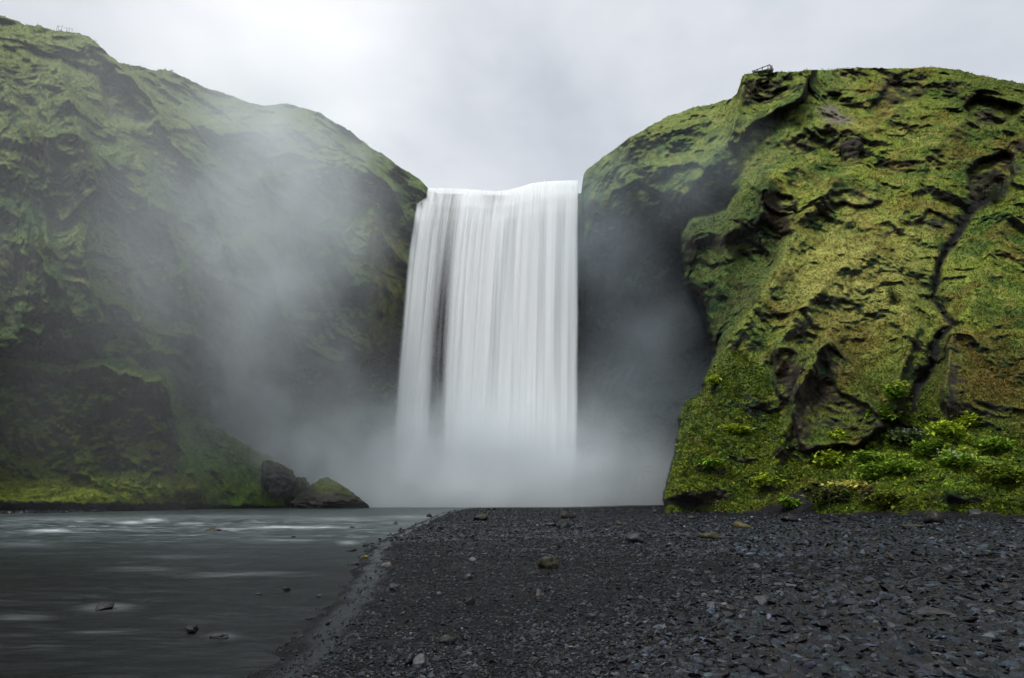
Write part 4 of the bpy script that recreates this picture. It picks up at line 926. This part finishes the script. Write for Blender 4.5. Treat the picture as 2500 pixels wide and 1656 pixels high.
def lookout():
    D1 = 97.0; k = D1 / F
    pt = lambda x, y, dy=0.: at(np.array([x]), np.array([y]), D1 + dy)[0]
    o = pt(1858, 180); root = empty('lookout_platform', tuple(o), label='small dark railed viewing platform on the brow of the right cliff', cat='platform')
    L = lambda p: p - o
    part('deck', [(L(pt(1838, 180)), L(pt(1886, 174)))], WOOD, root, 1.1, .14)
    for x, yb, yt in [(1838, 180, 172), (1849, 179, 169), (1861, 178, 163), (1875, 176, 159)]:
        part('post', [(L(pt(x, yb, -1.0)), L(pt(x, yt, -1.0)))], STEEL, root, .1, .1)
    part('handrail', [(L(pt(1836, 175, -1.0)), L(pt(1880, 158, -1.0)))], STEEL, root, .1, .1)
    part('brace', [(L(pt(1879, 158, -1.0)), L(pt(1886, 176, -1.0))), (L(pt(1884, 160, -.6)), L(pt(1887, 177, -.6)))], STEEL, root, .12, .12)
    part('midrail', [(L(pt(1838, 178, -1.0)), L(pt(1882, 167, -1.0)))], STEEL, root, .07, .07)
lookout()
def fence(name, label, pts, h, tilt, ropeh, w=.05, sag=.1, mat=WOOD, cat='fence'):
    P = [tpoint([x], [y])[0][0] for x, y in pts]; o = P[0].copy(); root = empty(name, tuple(o), label=label, cat=cat); tops = []
    for i, p in enumerate(P):
        a = p - o - np.array([0, 0, .3]); b = p - o + np.array([tilt[i % len(tilt)], -.1, h]); part('post', [(a, b)], mat, root, w, w); tops.append(a + (b - a) * ropeh)
    segs = []
    for a, b in zip(tops[:-1], tops[1:]):
        q = [a + (b - a) * t_ - np.array([0, 0, sag * 4 * t_ * (1 - t_)]) for t_ in np.linspace(0, 1, 7)]; segs += list(zip(q[:-1], q[1:]))
    part('rope', segs, mat, root, w * .45, w * .45)
fence('rope_fence', 'low dark post and rope fence along the foot of the right slope', [(1749, 1250), (1850, 1240), (1923, 1226), (2025, 1246), (2169, 1238), (2290, 1244), (2402, 1240), (2520, 1246)], 1.05, [.03, -.05, .02], .82, .055, .15)
fence('ridge_fence', 'tiny thin post fence on the skyline of the left hill', [(138, 76), (143, 76), (150, 77), (163, 81), (168, 82), (176, 83)], 1.0, [.05, -.05], .9, .035)
fence('ridge_rail', 'thin low rail on the skyline right of the viewing platform', [(2022, 176), (2045, 174), (2070, 173), (2095, 172)], .5, [.02], .95, .05)

# yellow leaf on the shore
def leaf():
    g = on_plane(np.array([888.]), np.array([1363.]), .05)[0]; V = np.array([(-.09, 0, 0), (-.03, -.035, .02), (.05, -.03, .03), (.1, 0, .01), (.05, .03, .035), (-.03, .04, .015), (0, 0, .0)])
    V = np.concatenate([V, V + np.array([0, 0, .006])]); Fc = [(6, i, (i + 1) % 6) for i in range(6)] + [(13, 7 + (i + 1) % 6, 7 + i) for i in range(6)]
    o = mesh_from('fallen_leaf', V, Fc, ML, cols=np.tile(c3(.55, .45, .04), (14, 1))); o.location = tuple(g + np.array([0, 0, .03])); tag(o, 'small bright yellow leaf lying on the wet shoreline', 'leaf')
leaf()

# ------------------------------------------------------------------ spray and mist
def mist():
    B = [  # px, py, distance, radii (x, y, z), density, noise weight
        (1190, 1222, 106, 21, 6, 7, .34, 0), (1180, 1222, 108.5, 15, 6, 13, .20, 0), (960, 1212, 107, 11, 5, 7, .20, 0), (1500, 1225, 104, 10, 6, 6, .035, 0),
        (800, 1110, 107, 14, 5, 9, .21, 1), (640, 1000, 106, 13, 4, 11, .17, 1), (520, 900, 102, 10, 4, 14, .11, 1),
        (670, 590, 95, 12, 7, 16, .105, 1), (560, 400, 92, 22, 9, 14, .030, 1), (200, 420, 68, 28, 8, 30, .013, 0), (380, 700, 80, 13, 7, 18, .030, 1), (560, 760, 95, 12, 6, 12, .045, 1),
        (1450, 520, 104, 6, 6, 15, .032, 1), (1600, 850, 98, 5, 5, 8, .018, 1), (1460, 1100, 106, 8, 6, 11, .028, 1), (1560, 980, 102, 11, 8, 30, .006, 0), (1740, 470, 84, 10, 5, 12, .018, 1)]
    for part_, lab in (((0, 1, 2, 3, 4, 5, 6), 'dense pale spray billowing along the foot of the waterfall'), ((7, 8, 9, 10, 11), 'thin bluish mist hanging in front of the left cliff'),
                       ((12, 13, 14, 15, 16), 'thin dark-blue mist right of the waterfall in the recess')):
        t = NT('spray_mist'); tc = t.n('ShaderNodeTexCoord').outputs['Object']
        nz1 = t.noise(tc, .055, 3, .6, 0, 'Color'); wob = t.mapr(t.noise(tc, .07, 3, .6), .38, .64, .35, 1.35)
        wo = t.vm('SCALE', t.vm('SUBTRACT', nz1, (.5, .5, .5))); wo.node.inputs['Scale'].default_value = 18
        pw_ = t.vm('ADD', tc, wo); tot = None; lo = np.full(3, 1e9); hi = -lo
        for bx, by, bd, rx, ry, rz, a, nw in [B[k] for k in part_]:
            c_ = at(np.array([float(bx)]), np.array([float(by)]), float(bd))[0]; r3 = np.array([rx, ry, rz])
            lo = np.minimum(lo, c_ - r3 * 2.1 - 2); hi = np.maximum(hi, c_ + r3 * 2.1 + 2)
            d = t.vm('MULTIPLY', t.vm('SUBTRACT', pw_, tuple(c_)), (1 / rx, 1 / ry, 1 / rz)); q = t.vm('DOT_PRODUCT', d, d)
            e = t.math('MULTIPLY', t.math('EXPONENT', t.math('MULTIPLY', q, -1.0)), a)
            if nw: e = t.math('MULTIPLY', e, wob)
            tot = e if tot is None else t.math('ADD', tot, e)
        tot = t.math('MAXIMUM', t.math('SUBTRACT', tot, .0007), 0.0)
        v = t.n('ShaderNodeVolumePrincipled'); v.inputs['Color'].default_value = ((.92, .972, 1, 1) if part_[0] < 12 else (.80, .91, 1, 1)); v.inputs['Anisotropy'].default_value = .0; t.l(tot, v.inputs['Density'])
        t.l(v.outputs[0], t.out.inputs['Volume']); t.m.cycles.volume_step_rate = .8
        lo[2] = max(lo[2], -.9); hi[1] = min(hi[1], 119.5)
        V = [(x, y, z) for x in (lo[0], hi[0]) for y in (lo[1], hi[1]) for z in (lo[2], hi[2])]
        Fc = [(0, 1, 3, 2), (4, 6, 7, 5), (0, 4, 5, 1), (2, 3, 7, 6), (0, 2, 6, 4), (1, 5, 7, 3)]
        tag(mesh_from('mist', V, Fc, t.m, smooth=False), lab, 'mist', kind='stuff')
mist()

# ------------------------------------------------------------------ sky and light
EL, AZ = math.radians(57), math.radians(-145)       # azimuth from +Y, negative to the left
sdir = Vector((math.sin(AZ) * math.cos(EL), math.cos(AZ) * math.cos(EL), math.sin(EL)))
W = bpy.data.worlds.new("World"); S.world = W; W.use_nodes = True; nt = W.node_tree; nt.nodes.clear()
class WN(NT):
    def __init__(s, t): s.t = t; s.out = s.n('ShaderNodeOutputWorld')
w = WN(nt); tc = w.n('ShaderNodeTexCoord').outputs['Generated']
sky = w.n('ShaderNodeTexSky'); sky.sky_type = 'NISHITA'; sky.sun_disc = False; sky.sun_elevation = EL; sky.sun_rotation = AZ
mp = w.n('ShaderNodeMapping'); mp.inputs['Scale'].default_value = (1, 1, 1.9); mp.inputs['Location'].default_value = (.3, .7, .15); w.l(tc, mp.inputs[0])
n1 = w.noise(mp.outputs[0], 1.7, 5, .5, .5); n2 = w.noise(mp.outputs[0], 4.5, 4, .5, .3)
nn = w.math('ADD', w.math('MULTIPLY', n1, .75), w.math('MULTIPLY', n2, .25))
cl = w.ramp(nn, [(.36, (5.2, 5.55, 6.15)), (.49, (6.5, 6.8, 7.3)), (.61, (7.5, 7.7, 8.1))])
gdir = at(np.array([690.]), np.array([200.]), 100.)[0] - np.array([0, 0, CH]); gdir /= np.linalg.norm(gdir)
dt = w.vm('DOT_PRODUCT', w.vm('NORMALIZE', tc), tuple(gdir))
glow = w.math('MULTIPLY', w.mapr(dt, .972, .997), w.mapr(n2, .3, .65, .75, 1.05)); glow = w.math('POWER', glow, 1.3)
add = w.vm('SCALE', (4.2, 4.2, 4.2)); w.l(glow, add.node.inputs['Scale']); add.node.inputs[0].default_value = (2.5, 2.45, 2.35)
sepz = w.n('ShaderNodeSeparateXYZ'); w.l(tc, sepz.inputs[0])
cc = w.vm('ADD', cl, add)
mixs = w.mix(.93, sky.outputs[0], cc)
bg = w.n('ShaderNodeBackground'); bg.inputs[1].default_value = .10; w.l(mixs, bg.inputs[0]); w.l(bg.outputs[0], w.out.inputs[0])
sl_ = bpy.data.lights.new('sun', 'SUN'); sl_.energy = 3.1; sl_.angle = math.radians(22); sl_.color = (1, .975, .935)
so = bpy.data.objects.new('sun', sl_); COL.objects.link(so); so.rotation_euler = (-sdir).to_track_quat('-Z', 'Y').to_euler(); so.location = (0, 0, 120)

S.view_settings.view_transform = 'Standard'; S.view_settings.look = 'None'; S.view_settings.exposure = 0.18; S.view_settings.gamma = 1
cy = S.cycles; cy.volume_bounces = 3; cy.max_bounces = 6; cy.diffuse_bounces = 2; cy.glossy_bounces = 2; cy.transparent_max_bounces = 16; cy.transmission_bounces = 2
cy.use_denoising = True; cy.denoiser = 'OPENIMAGEDENOISE'; cy.use_adaptive_sampling = True; cy.adaptive_threshold = .03
cy.caustics_reflective = False; cy.caustics_refractive = False
